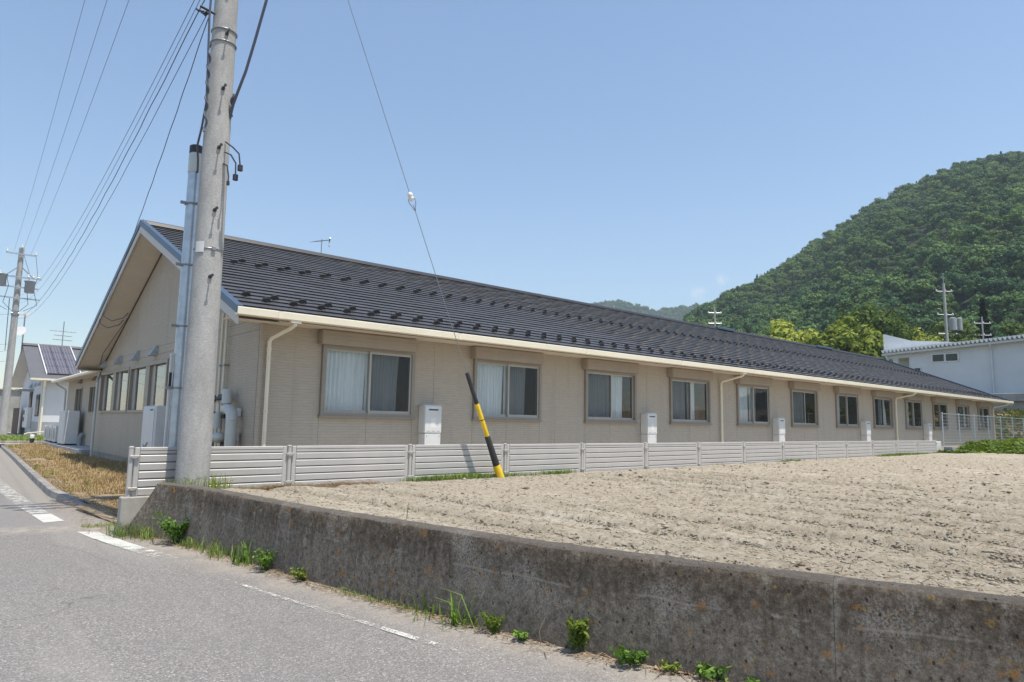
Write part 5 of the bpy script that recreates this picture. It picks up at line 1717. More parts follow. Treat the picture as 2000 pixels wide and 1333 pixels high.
for dx, z in ((-0.7, 11.03), (0.0, 11.4), (0.7, 11.03), (-1.2, 9.63), (-0.9, 9.63), (0.45, 9.63), (0.7, 9.63), (0.95, 9.63)):
    MB().lathe((FP[0] + dx, FP[1] - 0.24, z), [(0, 0.03), (0.06, 0.075), (0.12, 0.04), (0.17, 0.07), (0.21, 0.02)], 8).build('insulator', M['ceramic'], fp, True)
jl = MB()
for dx in (-1.1, -0.6, 0.5, 0.9):
    jl.tube([(FP[0] + dx, FP[1] - 0.26, 9.6), (FP[0] + dx * 0.8, FP[1] - 0.4, 9.0), (FP[0] + dx * 1.1, FP[1] - 0.3, 8.0), (FP[0] + dx * 0.4, FP[1] - 0.2, 7.6)], 0.016, 5)
jl.tube([(FP[0] + 0.7, FP[1] - 0.24, 11.05), (FP[0] + 0.9, FP[1] - 0.24, 9.75)], 0.012, 5).tube([(FP[0] + 0.1, FP[1] - 0.24, 11.0), (FP[0] + 0.5, FP[1] - 0.24, 9.8)], 0.012, 5)
jl.tube([(FP[0] - 0.35, FP[1] - 0.1, 8.3), (FP[0] - 0.3, FP[1] - 0.1, 5.2)], 0.02, 5)
jl.build('jumper_lead', M['cable'], fp, True)
MB().tube([(FP[0] - 0.2, FP[1] - 0.1, 7.45), (FP[0] + 0.2, FP[1] - 0.1, 7.45)], 0.05, 6).lathe((FP[0], FP[1], 7.3), [(0, 0.2), (0.3, 0.2)], 10).build('cable_clamp', M['steel'], fp)
for k, (x1, y1, z1, z0) in enumerate(((-9, 40, 8.0, 9.7), (-9, 44, 5.2, 7.4), (-9, 45, 4.3, 5.6), (-9, 46, 3.4, 5.2), (-9, 48, 2.9, 4.6))):
    cable(('upper wire leaving the distant pole towards the road', 'second wire leaving the distant pole towards the road', 'third wire below the distant pole clamp', 'fourth wire below the distant pole clamp', 'lowest wire leaving the distant pole towards the road')[k],
          (FP[0] - 0.15, FP[1], z0), (x1, y1, z1), 0.3, 0.007, 16)
dish = thing('satellite_dish', (4.95, 56.2, 6.3), 'white satellite dish on a mast above the solar house roof', 'satellite dish')
MB().tube([(5.02, 56.0, 5.6), (5.02, 56.0, 8.2)], 0.04, 8).build('mast', M['steel'], dish)
MB().lathe((4.85, 55.7, 7.0), [(0, 0.02), (0.03, 0.2), (0.09, 0.36), (0.10, 0.36), (0.06, 0.18)], 18, (-0.45, -0.75, 0.35)).build('reflector', M['white'], dish, True)
el = MB()
for k in range(5): el.tube([(4.75, 56.0, 8.0 + 0.07 * k), (5.3, 56.0, 8.02 + 0.07 * k)], 0.02, 4)
el.build('elements', M['white'], dish)
an2 = thing('television_aerial', (7.4, 57, 5.5), 'tall branched television aerial on the ridge of the solar house', 'aerial')
MB().tube([(7.3, 56.2, 5.8), (7.3, 56.2, 8.0)], 0.03, 6).build('mast', M['steel'], an2)
el = MB()
for (z, w_2) in ((7.3, 0.75), (7.0, 0.5), (6.7, 0.55)):
    el.tube([(7.3 - w_2, 56.1, z), (7.3 + w_2, 56.3, z)], 0.02, 4)
    for k in range(6): el.tube([(7.3 - w_2 + k * w_2 * 0.4, 55.9, z), (7.3 - w_2 + k * w_2 * 0.4, 56.5, z)], 0.012, 4)
el.build('elements', M['steel'], an2)

# ================================================================== RIGHT: WHITE BUILDING ON A CONCRETE WALL
rb = thing('white_building', (60, 16, 4.2), 'white building with a corrugated roof edge standing on a concrete retaining wall', 'building')
RX = 60.0
R_ = lambda mb, n, m, s=False: mb.build(n, M[m], rb, s)
rz = lambda y: 7.62 + (22.0 - y) * 0.050
wl = MB()
wl.prism([(20.36, 4.2), (2.0, 4.2), (2.0, rz(2.0) - 0.1), (20.36, rz(20.36) - 0.1)], 0, RX, RX + 0.3)
R_(wl, 'rendered_wall', 'bwall')
for (a, b, z0, z1, two) in ((16.85, 18.75, 6.72, 7.42, True), (19.5, 20.0, 5.6, 6.43, False)):
    w3 = MB().box(RX - 0.06, RX - 0.002, a, b, z0, z1).build('window', M['white'], rb)
    if two:
        for (p, q) in ((a + 0.1, (a + b) / 2 - 0.07), ((a + b) / 2 + 0.07, b - 0.1)):
            MB().box(RX - 0.07, RX - 0.061, p, q, z0 + 0.09, z1 - 0.08).build('pane', M['panedark'], w3)
    else:
        MB().box(RX - 0.07, RX - 0.061, a + 0.06, b - 0.03, z0, z1 - 0.07).build('pane', M['panedark'], w3)
R_(MB().cbox(RX + 0.05, RX + 0.35, 21.2, 21.6, 4.2, rz(21.4) - 0.1, 0.02), 'porch_column', 'bwall')
R_(MB().box(RX + 2.0, RX + 2.2, 20.2, 22.0, 4.2, 7.4), 'porch_wall', 'bwall')
R_(MB().prism([(22.1, rz(22.1) - 0.42), (20.3, rz(20.3) - 0.42), (20.3, rz(20.3) - 0.12), (22.1, rz(22.1) - 0.12)], 0, RX - 0.02, RX + 3), 'porch_beam', 'bwall')
R_(MB().prism([(22.25, rz(22.25) - 0.14), (2, rz(2) - 0.14), (2, rz(2) + 0.03), (22.25, rz(22.25) + 0.03)], 0, RX - 0.45, RX - 0.36), 'eave_fascia', 'greypipe')
cor = MB()
y = 22.25
k = 0
teeth = 70
dy = 20.2 / teeth
for k in range(teeth):
    y0 = 22.25 - k * dy
    z0 = rz(y0) + 0.05
    # trapezoid rib end, running back up the roof
    cor.prism([(y0 - dy * 0.02, z0 + 0.25), (y0 - dy * 0.98, z0 + 0.25), (y0 - dy * 0.66, z0 + 0.02), (y0 - dy * 0.34, z0 + 0.02)], 0, RX - 0.55, RX - 0.10)
corr = R_(cor, 'corrugated_edge', 'farwhite'); tag(corr, kind='stuff')
R_(MB().prism([(22.25, rz(22.25) + 0.035), (2, rz(2) + 0.035), (2, rz(2) + 0.27), (22.25, rz(22.25) + 0.27)], 0, RX - 0.09, RX + 8), 'roof_deck', 'guard')  # dark slab stands in for the shaded gaps between the ribs
R_(MB().prism([(22.3, 7.5), (17.2, 8.1), (17.2, 8.28), (20.2, 8.62), (22.3, 9.35)], 0, RX + 0.2, RX + 0.45), 'parapet', 'farwhite')
R_(MB().tube([(RX - 0.5, 14.7, rz(14.7) - 0.1), (RX - 0.3, 14.72, rz(14.7) - 0.35), (RX - 0.08, 14.75, rz(14.7) - 0.5), (RX - 0.08, 14.75, 4.2)], 0.06, 8), 'downpipe', 'offwhite', True)
R_(MB().tube([(RX - 0.3, 22.0, rz(22) - 0.1), (RX - 0.1, 21.8, rz(22) - 0.8), (RX + 0.0, 21.6, rz(22) - 0.9), (RX, 21.6, 4.2)], 0.06, 8), 'downpipe', 'offwhite', True)
rw = thing('high_retaining_wall', (59.6, 10, 0), 'stained grey concrete retaining wall under the white building', 'wall')
for k in range(6):
    MB().box(59.5, 59.95, 22.0 - 3.4 * (k + 1) + 0.012, 22.0 - 3.4 * k, 0.3, 3.62).build('wall_panel', M['cwall'], rw)
MB().cbox(59.2, 60.3, 1.6, 22.1, 3.63, 4.19, 0.03).build('wall_coping', M['cwall'], rw)
rf_ = thing('tiled_house', (116, 22, 8), 'dark hip roofed house among the trees at the foot of the wooded hill', 'house')
MB().box(114.6, 121, 16, 24.6, 9.0, 15.2).build('house_wall', M['bwall'], rf_)
MB().add([(113.4, 14.5, 15.1), (122, 14.5, 15.1), (122, 26, 15.1), (113.4, 26, 15.1), (115.8, 18, 16.9), (119, 18, 16.9), (119, 22.5, 16.9), (115.8, 22.5, 16.9)],
         [(0, 1, 5, 4), (1, 2, 6, 5), (2, 3, 7, 6), (3, 0, 4, 7), (4, 5, 6, 7), (3, 2, 1, 0)]).build('house_roof', M['slate'], rf_)


def far_pole(name, x, y, z0, z1, label, tr=True, arm=1.1, r=0.16):
    o = thing(name, (x, y, z0), label, 'utility pole')
    MB().tube([(x, y, z0), (x, y, z1)], [r * 1.3, r * 0.8], 10).build('pole_shaft', M['pole'], o, True)
    d = Vector((0.755, -0.655, 0))
    for k, z in enumerate((z1 - 0.9, z1 - 3.5) if tr else (z1 - 0.8, z1 - 2.2)):
        MB().tube([Vector((x, y, z)) - d * arm, Vector((x, y, z)) + d * arm], 0.06, 5).build('crossarm', M['steel'], o)
        for s in (-0.9, 0.15, 0.9):
            p = Vector((x, y, z)) + d * arm * s
            MB().lathe(p, [(0, 0.03), (0.07, 0.08), (0.16, 0.07), (0.22, 0.02)], 7).build('insulator', M['offwhite'], o)
    if tr:
        for s, rr in ((0.75, 0.42), (1.5, 0.28)):
            p = Vector((x, y, z1 - 5.2)) + d * s
            MB().lathe(p, [(0, rr), (1.3, rr), (1.4, rr * 0.5)], 10).build('transformer', M['greybox'], o, True)
        p = Vector((x, y, z1 - 5.6)); MB().tube([p - d * 0.9, p + d * 1.5], 0.08, 5).build('crossarm', M['steel'], o)
        MB().tube([(x, y, z1), (x, y, z1 + 1.2)], 0.04, 5).build('earth_rod', M['steel'], o)
    return o


far_pole('utility_pole', 84.4, 24.76, 5, 17.6, 'pole with a dark transformer standing in front of the wooded hillside', True, 0.9)
far_pole('utility_pole', 78.4, 49.7, 5, 17.2, 'short pole with white insulators peeping over the long roof ridge', False, 0.9, 0.11)
far_pole('utility_pole', 93.3, 23.65, 5, 14.8, 'faint thin pole among dark trees above the corrugated roof edge', False, 1.0, 0.1)

# slope and bank
def bank_z(x, y):
    t = np.clip((x - 31.8) / 1.8, 0, 1) * np.clip((9.6 - y) / 0.8 + 0.6, 0.0, 1)
    z = 0.50 + 0.36 * t + 0.012 * np.clip(x - 33, 0, 40)
    z = np.where(y > 9.6, np.maximum(z, 0.30 + 0.0 * x), z)
    z = z + np.clip((x - 50.5) / 8.5, 0, 1) * 1.9
    return z + (fbm(x * 0.8, y * 0.8, 83, 3) - 0.45) * 0.12


V, F = grid(30.6, 59.6, -30, 9.9, 0.35, bank_z)
V2, F2 = grid(49.9, 59.6, 9.9, 22.5, 0.35, bank_z)
tag(np_mesh('bank', np.concatenate([V, V2]), np.concatenate([F, F2 + len(V)]), M['verge'], smooth=True), kind='structure')


def leaf_cards(P, size, nrm_up=0.3, aspect=1.5, out=None):
    """leaf-shaped rhombs at points P"""
    n = len(P)
    nn = rng.normal(size=(n, 3)); nn[:, 2] = np.abs(nn[:, 2]) + nrm_up
    if out is not None: nn = nn * 0.45 + out * 1.5
    nn /= np.linalg.norm(nn, axis=1)[:, None]
    t = rng.normal(size=(n, 3)); t -= nn * (t * nn).sum(1)[:, None]; t /= np.linalg.norm(t, axis=1)[:, None]
    b = np.cross(nn, t)
    s = (size * (0.55 + 0.9 * rng.random(n)))[:, None] if np.isscalar(size) else (size * (0.55 + 0.9 * rng.random(n)))[:, None]
    V = np.stack([P - t * s * aspect * 0.5, P + b * s * 0.42 - t * s * 0.05, P + t * s * aspect * 0.5, P - b * s * 0.42 - t * s * 0.05], 1).reshape(-1, 3)
    F = np.arange(4 * n).reshape(n, 4)
    return V, F, rng.random(n)


n = 30000
xx = 30.3 + 17 * rng.random(n) ** 1.25; yy = 9.40 - 11 * rng.random(n) ** 1.3
edge = 8.75 - np.clip(xx - 31, 0, 2.4) * 1.5 - np.clip(xx - 34, 0, 30) * 0.9 + (fbm(xx * 0.9, yy * 0.2, 91, 3) - 0.45) * 1.4
ok = (yy > edge) & (fbm(xx * 1.1, yy * 1.1, 92, 3) + 0.25 * rng.random(n) > 0.48)
xx, yy = xx[ok], yy[ok]
hh = 0.04 + 0.18 * fbm(xx * 0.8, yy * 0.8, 93, 3) * np.clip((xx - 30) / 4, 0.3, 1)
zz = np.maximum(bank_z(xx, yy), np.where(xx < 33, field_z(np.minimum(xx, 33), yy), 0)) + hh * rng.random(len(xx))
V, F, T = leaf_cards(np.stack([xx, yy, zz], 1), 0.15, 0.8)
tag(np_mesh('bank_weeds', V, F, M['bed'], attr=T), kind='stuff')
n = 26000
xx = 44 + 15.3 * rng.random(n); yy = -6 + 24 * rng.random(n)
ok = ~((yy > 9.7) & (xx < 50.2)) & (fbm(xx * 0.7, yy * 0.7, 95, 3) + 0.3 * rng.random(n) > 0.50)
xx, yy = xx[ok], yy[ok]
zz = bank_z(xx, yy) + (0.1 + 0.8 * fbm(xx * 0.6, yy * 0.6, 96, 3)) * rng.random(len(xx))
V, F, T = leaf_cards(np.stack([xx, yy, zz], 1), 0.20, 0.5)
tag(np_mesh('slope_scrub', V, F, M['slope'], attr=T), kind='stuff')

# ================================================================== WEEDS ALONG THE WALL FOOT
def weed(kind, y, label, s=1.0, dx=-0.02, x=None, z=0.0, mat=None):
    xw = (float(wall_x(y)) + dx) if x is None else x
    if z == 0.0: z = float(foot_z(y)) * 0.96 + 0.001
    t = thing('weed' if kind != 'tuft' else 'grass_tuft', (xw, y, z), label, 'weed' if kind != 'tuft' else 'grass', 'weeds along the foot of the wall')
    c = np.array([xw, y, z])
    if kind == 'tuft':
        n = int(110 * s)
        V, F, T = blades(xw + 0.09 * s * rng.normal(size=n) * 0.7 - 0.02, y + 0.14 * s * rng.normal(size=n), z + 0 * np.zeros(n), 0.17 * s, 0.0035, 1.1)
        np_mesh('blade_cluster', V, F, M[mat or 'grass'], t, attr=T)
    elif kind == 'broad':
        n = int(20 * s)
        V, F, T = blades(xw + 0.05 * rng.normal(size=n), y + 0.06 * rng.normal(size=n), z + np.zeros(n), 0.27 * s, 0.009, 0.75)
        np_mesh('blade_cluster', V, F, M[mat or 'weed'], t, attr=T)
        n = 70
        V, F, T = blades(xw + 0.07 * rng.normal(size=n), y + 0.10 * rng.normal(size=n), z + np.zeros(n), 0.10 * s, 0.0035, 1.1)
        np_mesh('basal_blades', V, F, M['grass'], t, attr=T)
    else:
        ns = {'bush': 20, 'upright': 5, 'rosette': 9}[kind]
        stems = MB(); P = []; sizes = []
        for k in range(ns):
            a = random.random() * 6.28
            hgt = {'bush': 0.30, 'upright': 0.30, 'rosette': 0.11}[kind] * s * random.uniform(0.6, 1.05)
            lean = {'bush': 0.65, 'upright': 0.22, 'rosette': 0.9}[kind] * hgt
            ex = Vector((xw + math.cos(a) * lean - 0.03 * s, y + math.sin(a) * lean * 1.2, z + hgt))
            bs = Vector((xw + random.uniform(-.03, .03), y + random.uniform(-.05, .05), z))
            md = bs.lerp(ex, 0.5) + Vector((0, 0, hgt * 0.14))
            stems.tube([bs, md, ex], [0.003, 0.0025, 0.0015], 4)
            m_ = {'bush': 20, 'upright': 30, 'rosette': 9}[kind]
            for q in range(m_):
                u = 0.25 + 0.75 * q / m_
                p = (bs.lerp(md, u * 2) if u < 0.5 else md.lerp(ex, u * 2 - 1))
                P.append((p.x + random.gauss(0, 0.018 * s), p.y + random.gauss(0, 0.018 * s), p.z + random.gauss(0, 0.012 * s)))
                sizes.append({'bush': 0.029, 'upright': 0.028, 'rosette': 0.034}[kind] * s)
        stems.build('stems', M['weed'], t)
        V, F, T = leaf_cards(np.array(P), np.array(sizes), 0.5, 2.6 if kind == 'upright' else 1.5)
        np_mesh('leaves', V, F, M[mat or 'weed'], t, attr=T)
    return t


weed('tuft', 9.27, 'bright green grass clump at the very end of the retaining wall', 1.15, x=2.0)
weed('tuft', 8.95, 'green grass clump leaning on the sloping wall end', 1.1, dx=-0.04)
weed('bush', 8.35, 'bushy leafy weed climbing the wall face near the concrete pole', 1.15, dx=-0.05)
weed('tuft', 8.0, 'small grass tuft beside the bushy leafy weed', 0.8, mat='grass')
weed('tuft', 7.30, 'wide grass tuft with thin upright blades below the first wall seam', 1.1)
weed('broad', 6.72, 'tall broad bladed grass clump just before the wall seam', 0.95)
weed('bush', 6.30, 'compact bright green leafy weed under the pale wall seam', 0.62, dx=-0.05)
weed('rosette', 5.72, 'tiny yellowish weed with a dead brown stalk at the wall foot', 0.9, mat='weed_y')
weed('broad', 4.22, 'low grass tuft with a few narrow blades in front of an upright brown stalk', 0.55)
weed('broad', 3.84, 'tuft with three long dark strap leaves standing against the wall', 1.0)
weed('bush', 3.58, 'little yellow green sprig beside the dark strap leaves', 0.42, mat='weed_y')
weed('rosette', 3.34, 'flat little weed in reddish dry litter', 0.6)
weed('upright', 2.95, 'upright feathery yellow green weed casting a shadow on the wall', 0.85, mat='weed_y')
weed('rosette', 2.62, 'round leaved weed with a dark shadow on the dusty road edge', 0.95)
weed('rosette', 2.40, 'sparse pale weed between the round leaved weeds', 0.5, mat='weed_y')
weed('rosette', 2.18, 'round leaved weed growing beside a dead twig at the wall foot', 0.8)
weed('rosette', 1.98, 'tiny weed at the wall foot closest to the bottom edge', 0.5)
sp = thing('grass_sprig', (3.14, 4.9, 0.6), 'two forked green blades rising behind the wall top', 'grass')
V, F, T = blades(np.array([3.13, 3.14, 3.15]), np.array([4.9, 4.91, 4.89]), field_z(np.array([3.13, 3.14, 3.15]), np.array([4.9, 4.9, 4.9])), np.array([0.16, 0.15, 0.12]), 0.004, 0.5)
np_mesh('blade_cluster', V, F, M['weed'], sp, attr=T)
n = 260
xx = 1.75 + 0.55 * rng.random(n); yy = 10.35 + 0.22 * (rng.random(n) - 0.5) - (xx - 1.75) * 0.25
grass_obj('seam_grass', xx, yy, 0.005 + 0 * xx, 0.06, 0.003, 0.9, M['grass'])
bt = MB()
for (y_, hgt) in ((5.62, 0.17), (4.45, 0.14), (3.2, 0.16), (2.22, 0.13), (7.5, 0.12)):
    x_ = float(wall_x(y_)) - 0.03
    hgt += 0.045
    bt.tube([(x_, y_, 0.02), (x_ - 0.01, y_ + 0.01, hgt * 0.6), (x_ + 0.012, y_ - 0.015, hgt)], 0.0035, 5)
tag(bt.build('dead_twigs', M['stick']), kind='stuff')
for (x_, y_, lab, rz_) in ((3.28, 2.48, 'curled dry brown leaf on the road edge below the round leaved weed', 0.5), (3.32, 2.34, 'flat pale dry leaf on the dusty road edge', 2.0)):
    lf = MB()
    pts = [(-0.05, 0, 0.006), (-0.02, 0.022, 0.016), (0.02, 0.022, 0.014), (0.055, 0, 0.004), (0.02, -0.02, 0.012), (-0.02, -0.022, 0.013), (0, 0, 0.004)]
    lf.add([(x_ + p[0] * math.cos(rz_) - p[1] * math.sin(rz_), y_ + p[0] * math.sin(rz_) + p[1] * math.cos(rz_), p[2] + 0.050) for p in pts], [(6, 0, 1), (6, 1, 2), (6, 2, 3), (6, 3, 4), (6, 4, 5), (6, 5, 0)])
    tag(lf.build('dry_leaf', M['litter']), lab, 'leaf')


# ================================================================== TREES
def crown_points(c, rx, ry, rz_, nclump, per, cr, seedless=False):
    P = []; O = []
    for k in range(nclump):
        d = rng.normal(size=3); d /= np.linalg.norm(d)
        r = rng.random() ** 0.45
        q = np.array([d[0] * rx * r, d[1] * ry * r, d[2] * rz_ * r])
        R = cr * (0.6 + 0.8 * rng.random())
        e = rng.normal(size=(per, 3)); e /= np.linalg.norm(e, axis=1)[:, None]
        e[:, 2] *= 0.75
        P.append(c + q + e * (R * (0.55 + 0.45 * rng.random((per, 1))))); O.append(e)
    return np.concatenate(P), np.concatenate(O)


def tree(x, y, z0, h, r, mat, label, name='broadleaf_tree', nclump=46, per=150, leaf=0.22, flat=1.0):
    t = thing(name, (x, y, z0), label, 'tree', 'trees behind the long roof')
    tr = MB()
    top = z0 + h * 0.72
    tr.tube([(x, y, z0), (x + 0.1, y, z0 + h * 0.3), (x, y + 0.1, top)], [r * 0.09, r * 0.07, r * 0.03], 9)
    for k in range(9):
        a = k * 2.4; zz = z0 + h * (0.3 + 0.05 * k)
        tr.tube([(x, y, zz), (x + math.cos(a) * r * 0.4, y + math.sin(a) * r * 0.4, zz + h * 0.1), (x + math.cos(a) * r * 0.75, y + math.sin(a) * r * 0.75, zz + h * 0.2)], [r * 0.035, r * 0.025, r * 0.01], 6)
    tr.build('trunk', M['bark'], t, True)
    P, O = crown_points(np.array([x, y, z0 + h * 0.62]), r * 0.80, r * 0.80, h * 0.33 * flat, nclump, per, r * 0.30)
    V, F, T = leaf_cards(P, leaf, 0.35, out=O)
    np_mesh('crown', V, F, M[mat], t, attr=T)
    return t


tree(59.6, 30.4, 2, 9.1, 3.3, 'tree_y', 'yellow green broadleaf tree low over the ridge, smaller of the two glossy ones', nclump=70, leaf=0.3)
tree(63.3, 26.9, 2, 9.9, 3.8, 'tree_y', 'large rounded yellow green tree rising right behind the long roof', nclump=95, per=150, leaf=0.3)
tree(78.5, 30.6, 4, 12.2, 5.2, 'tree_g', 'wide dark green flat topped tree behind the large rounded one', nclump=70, flat=0.75, leaf=0.26)
tree(66.4, 23.4, 2, 7.6, 2.3, 'tree_g', 'dark green tree squeezed behind the white parapet end')
tree(82.8, 27.4, 4, 9.8, 3.4, 'tree_y', 'olive yellow tree crown behind the white parapet', nclump=40, flat=0.7, leaf=0.26)
tree(76.5, 35.6, 4, 8.0, 3.2, 'tree_g', 'mid green tree between the yellow green tree and the hill', leaf=0.26)
tree(92.0, 27.0, 4, 11.0, 4.2, 'tree_g', 'leafy green tree beside the pole with the dark transformer', leaf=0.28)
tree(96.0, 21.5, 4, 10.5, 4.0, 'tree_g', 'bushy green tree just above the corrugated roof edge', leaf=0.28)
tree(104.0, 20.0, 5, 10.5, 4.0, 'tree_g', 'green tree in front of the dark hip roofed house', leaf=0.28)
cf = thing('conifer_tree', (97, 24.4, 5), 'dark conical conifer standing above the corrugated roof edge', 'tree', 'trees behind the long roof')
MB().tube([(97, 24.4, 5), (97, 24.4, 17.2)], [0.25, 0.04], 8).build('trunk', M['bark'], cf)
n = 6500
u = rng.random(n) ** 0.7; a = rng.random(n) * 6.28
rr = 2.5 * u * (0.35 + 0.65 * rng.random(n) ** 0.5) * (0.8 + 0.35 * np.sin(u * 55))
V, F, T = leaf_cards(np.stack([97 + rr * np.cos(a), 24.4 + rr * np.sin(a), 17.4 - 11.0 * u - rr * 0.18], 1), 0.3, 0.5)
np_mesh('crown', V, F, M['tree_d'], cf, attr=T)

# ================================================================== WOODED HILLS
SIL = [(46, 0.0600), (50, 0.1000), (53.71, 0.1395), (55.57, 0.1540), (56.19, 0.1650), (57.81, 0.1810), (59.81, 0.1975), (61.78, 0.2155), (63.71, 0.2385), (65.61, 0.2605), (67.46, 0.2810), (69.27, 0.3005), (70.67, 0.3130),
       (72.69, 0.3260), (74.33, 0.3360), (75.9, 0.3410), (77.4, 0.3430), (78.84, 0.3420), (82, 0.3290), (88, 0.2800), (95, 0.2200), (105, 0.1400), (115, 0.0700)]
sa = np.radians([p[0] for p in SIL]); st_ = np.array([p[1] for p in SIL])
TH = 4.6


def hill1(a, t):
    D = 330 + 25 * np.sin(a * 7)
    d = 118 + (D - 118) * np.clip(t, 0, 1)
    zr = np.interp(a, sa, st_) * D + 1.4 - TH
    z = 3.0 + (zr - 3.0) * np.clip(t, 0, 1) ** 0.92
    over = np.clip(t - 1, 0, 2)
    d = d + over * 200
    z = z - over * over * 60 - over * 22
    z = z + (fbm(d * 0.02, a * 9, 101, 3) - 0.45) * 14 * np.clip(t * 3, 0, 1) * np.clip((1.0 - t) * 4, 0, 1)
    return d * np.sin(a), d * np.cos(a), z


sil2 = [(20, 0.09), (28, 0.14), (36.52, 0.176), (40.86, 0.187), (42.17, 0.1915), (43.26, 0.191), (44.78, 0.185), (45.66, 0.171), (46.95, 0.174), (47.81, 0.180), (49.1, 0.183), (50.16, 0.183), (51.64, 0.1745),
        (52.89, 0.168), (53.73, 0.171), (55.38, 0.174), (56.4, 0.175), (58.6, 0.174), (66, 0.15), (75, 0.12)]
sa2 = np.radians([p[0] for p in sil2]); st2 = np.array([p[1] for p in sil2])


def hill2(a, t):
    D = 980.0
    d = 640 + (D - 640) * np.clip(t, 0, 1)
    zr = np.interp(a, sa2, st2) * D + 1.4 - TH * 1.1
    z = 5 + (zr - 5) * np.clip(t, 0, 1) ** 0.95
    over = np.clip(t - 1, 0, 2)
    d = d + over * 400
    z = z - over * 90
    return d * np.sin(a), d * np.cos(a), z


def hill_mesh(name, fn, a0, a1, na, nt):
    A, T = np.meshgrid(np.linspace(a0, a1, na), np.linspace(-0.0, 2.0, nt))
    X, Y, Z = fn(A, T)
    V = np.stack([X.ravel(), Y.ravel(), Z.ravel() - 3.0], 1)
    idx = np.arange(na * nt).reshape(nt, na)
    F = np.stack([idx[:-1, :-1].ravel(), idx[:-1, 1:].ravel(), idx[1:, 1:].ravel(), idx[1:, :-1].ravel()], 1)
    return tag(np_mesh(name, V, F, M['hillground'], smooth=True), kind='structure')


hill_mesh('hill', hill1, math.radians(46), math.radians(115), 120, 50)
hill_mesh('hill', hill2, math.radians(20), math.radians(75), 120, 20)

# crown shapes for the wood: kept in a collection of their own that the scatter picks from
crowns = bpy.data.collections.new('wood_crown_shapes')
for k in range(10):
    if k < 9:
        rx = rng.uniform(2.3, 3.7); hz = rng.uniform(1.9, 3.7)
        P, O = crown_points(np.array([0, 0, TH - hz * 0.72]), rx * 0.72, rx * 0.72, hz * 0.70, 24, 85, rx * rng.uniform(0.28, 0.38))
    else:                                   # narrow cedar-like tops
        u_ = rng.random(1700) ** 0.8; a_ = rng.random(1700) * 6.28
        rr_ = 1.9 * u_ * (0.5 + 0.5 * rng.random(1700) ** 0.5) * (0.75 + 0.35 * np.sin(u_ * 30 + k))
        P = np.stack([rr_ * np.cos(a_), rr_ * np.sin(a_), TH + 0.7 - 5.2 * u_], 1)
        O = np.stack([np.cos(a_), np.sin(a_), 0.5 + 0 * a_], 1)
        hz = 3.0
    V, F, T = leaf_cards(P, 0.37, 0.6, out=O)
    if k >= 9: T = T * 0.4
    V2, F2, T2 = leaf_cards(np.array([[0.05 * rng.normal(), 0.05 * rng.normal(), z] for z in np.linspace(-2, TH - hz, 10)]), 0.35, 0.1)
    ob = np_mesh('wood_crown', np.concatenate([V, V2]), np.concatenate([F, F2 + len(V)]), M['hilltree'], attr=np.concatenate([T, T2]))
    COL.objects.unlink(ob); crowns.objects.link(ob)


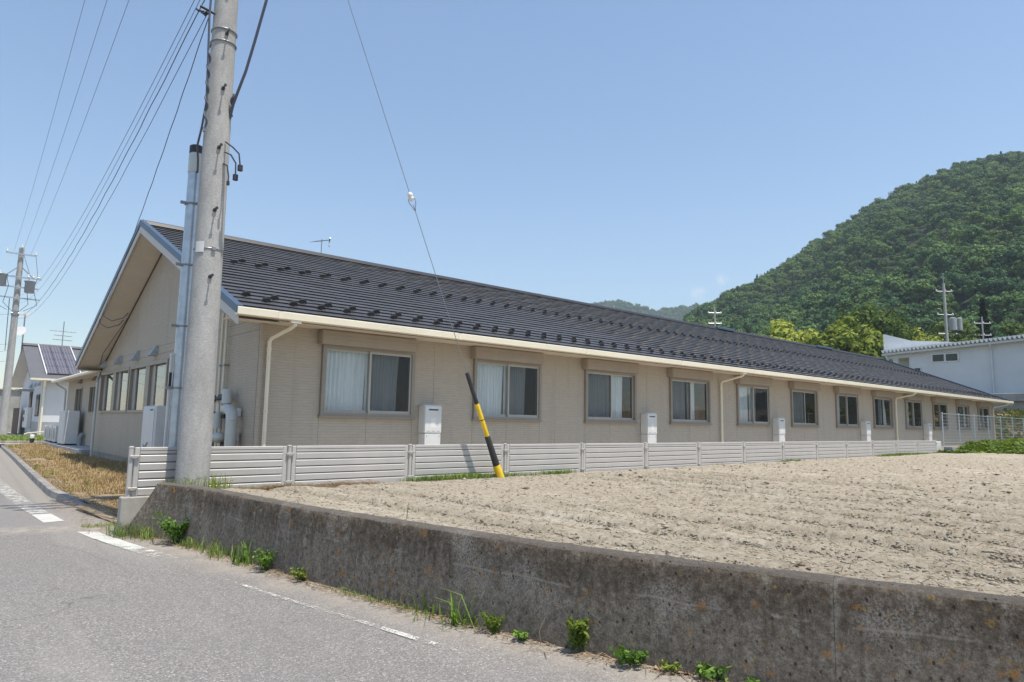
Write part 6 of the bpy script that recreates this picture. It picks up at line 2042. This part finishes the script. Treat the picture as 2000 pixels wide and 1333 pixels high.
def wood(name, P, scl):
    me = bpy.data.meshes.new(name)
    me.vertices.add(len(P)); me.vertices.foreach_set('co', np.asarray(P, dtype=np.float32).ravel())
    a = me.attributes.new('tree_scale', 'FLOAT', 'POINT'); a.data.foreach_set('value', np.asarray(scl, dtype=np.float32))
    r = me.attributes.new('tree_turn', 'FLOAT_VECTOR', 'POINT')
    rot = np.zeros((len(P), 3), dtype=np.float32); rot[:, 2] = rng.random(len(P)) * 6.28; rot[:, 0] = rng.normal(size=len(P)) * 0.12; rot[:, 1] = rng.normal(size=len(P)) * 0.12
    r.data.foreach_set('vector', rot.ravel())
    me.materials.append(M['hilltree'])
    ob = bpy.data.objects.new(name, me); COL.objects.link(ob)
    ng = bpy.data.node_groups.new(name + '_scatter', 'GeometryNodeTree')
    ng.interface.new_socket('Geometry', in_out='INPUT', socket_type='NodeSocketGeometry')
    ng.interface.new_socket('Geometry', in_out='OUTPUT', socket_type='NodeSocketGeometry')
    N, L = ng.nodes, ng.links
    gi, go = N.new('NodeGroupInput'), N.new('NodeGroupOutput')
    ip = N.new('GeometryNodeInstanceOnPoints'); ci = N.new('GeometryNodeCollectionInfo')
    ci.inputs['Collection'].default_value = crowns
    ci.inputs['Separate Children'].default_value = True
    ci.inputs['Reset Children'].default_value = True
    ip.inputs['Pick Instance'].default_value = True
    a1 = N.new('GeometryNodeInputNamedAttribute'); a1.data_type = 'FLOAT'; a1.inputs['Name'].default_value = 'tree_scale'
    a2 = N.new('GeometryNodeInputNamedAttribute'); a2.data_type = 'FLOAT_VECTOR'; a2.inputs['Name'].default_value = 'tree_turn'
    rv = N.new('FunctionNodeRandomValue'); rv.data_type = 'INT'; rv.inputs[4].default_value = 0; rv.inputs[5].default_value = 9
    L.new(gi.outputs[0], ip.inputs['Points']); L.new(ci.outputs[0], ip.inputs['Instance'])
    L.new(a1.outputs[0], ip.inputs['Scale']); L.new(a2.outputs[0], ip.inputs['Rotation']); L.new(rv.outputs[2], ip.inputs['Instance Index'])
    L.new(ip.outputs[0], go.inputs[0])
    md = ob.modifiers.new('scatter', 'NODES'); md.node_group = ng
    return tag(ob, kind='stuff')


def hill_points(fn, a0, a1, t0, t1, sp, d_of):
    P = []
    t = t0
    while t < t1:
        x0, y0, _ = fn(np.array([(a0 + a1) / 2]), np.array([t])); D = float(np.hypot(x0, y0)[0])
        na = int((a1 - a0) * D / sp)
        A = a0 + (a1 - a0) * (np.arange(na) + rng.random(na)) / na
        T = t + (rng.random(na) - 0.5) * sp / d_of * 1.2
        X, Y, Z = fn(A, T)
        P.append(np.stack([X, Y, Z], 1))
        t += sp * 0.82 / d_of
    return np.concatenate(P)


P = hill_points(hill1, math.radians(48), math.radians(100), 0.0, 1.10, 2.95, 215)
big = fbm(P[:, 0] * 0.03, P[:, 1] * 0.03, 121, 3)
wood('hill_wood', P, (0.38 + 0.72 * rng.random(len(P)) ** 2.6) * (0.72 + 0.6 * big))
P = hill_points(hill2, math.radians(32), math.radians(64), 0.25, 1.03, 5.6, 340)
wood('far_wood', P, 1.0 + 0.7 * rng.random(len(P)) ** 2)

# ================================================================== SUMMER HAZE
hz = MB().box(-1560, 1560, -1560, 1560, -1.1, 260).build('haze', None)
tag(hz, kind='stuff')
hm = bpy.data.materials.new('summer_haze'); hm.use_nodes = True
hN, hL = hm.node_tree.nodes, hm.node_tree.links
hN.clear()
ho = hN.new("ShaderNodeOutputMaterial"); hv = hN.new("ShaderNodeVolumePrincipled")
hv.inputs['Color'].default_value = (0.80, 0.90, 1.0, 1)
hv.inputs['Density'].default_value = 0.00042
hv.inputs['Anisotropy'].default_value = 0.2
hL.new(hv.outputs[0], ho.inputs['Volume'])
hz.data.materials.append(hm)
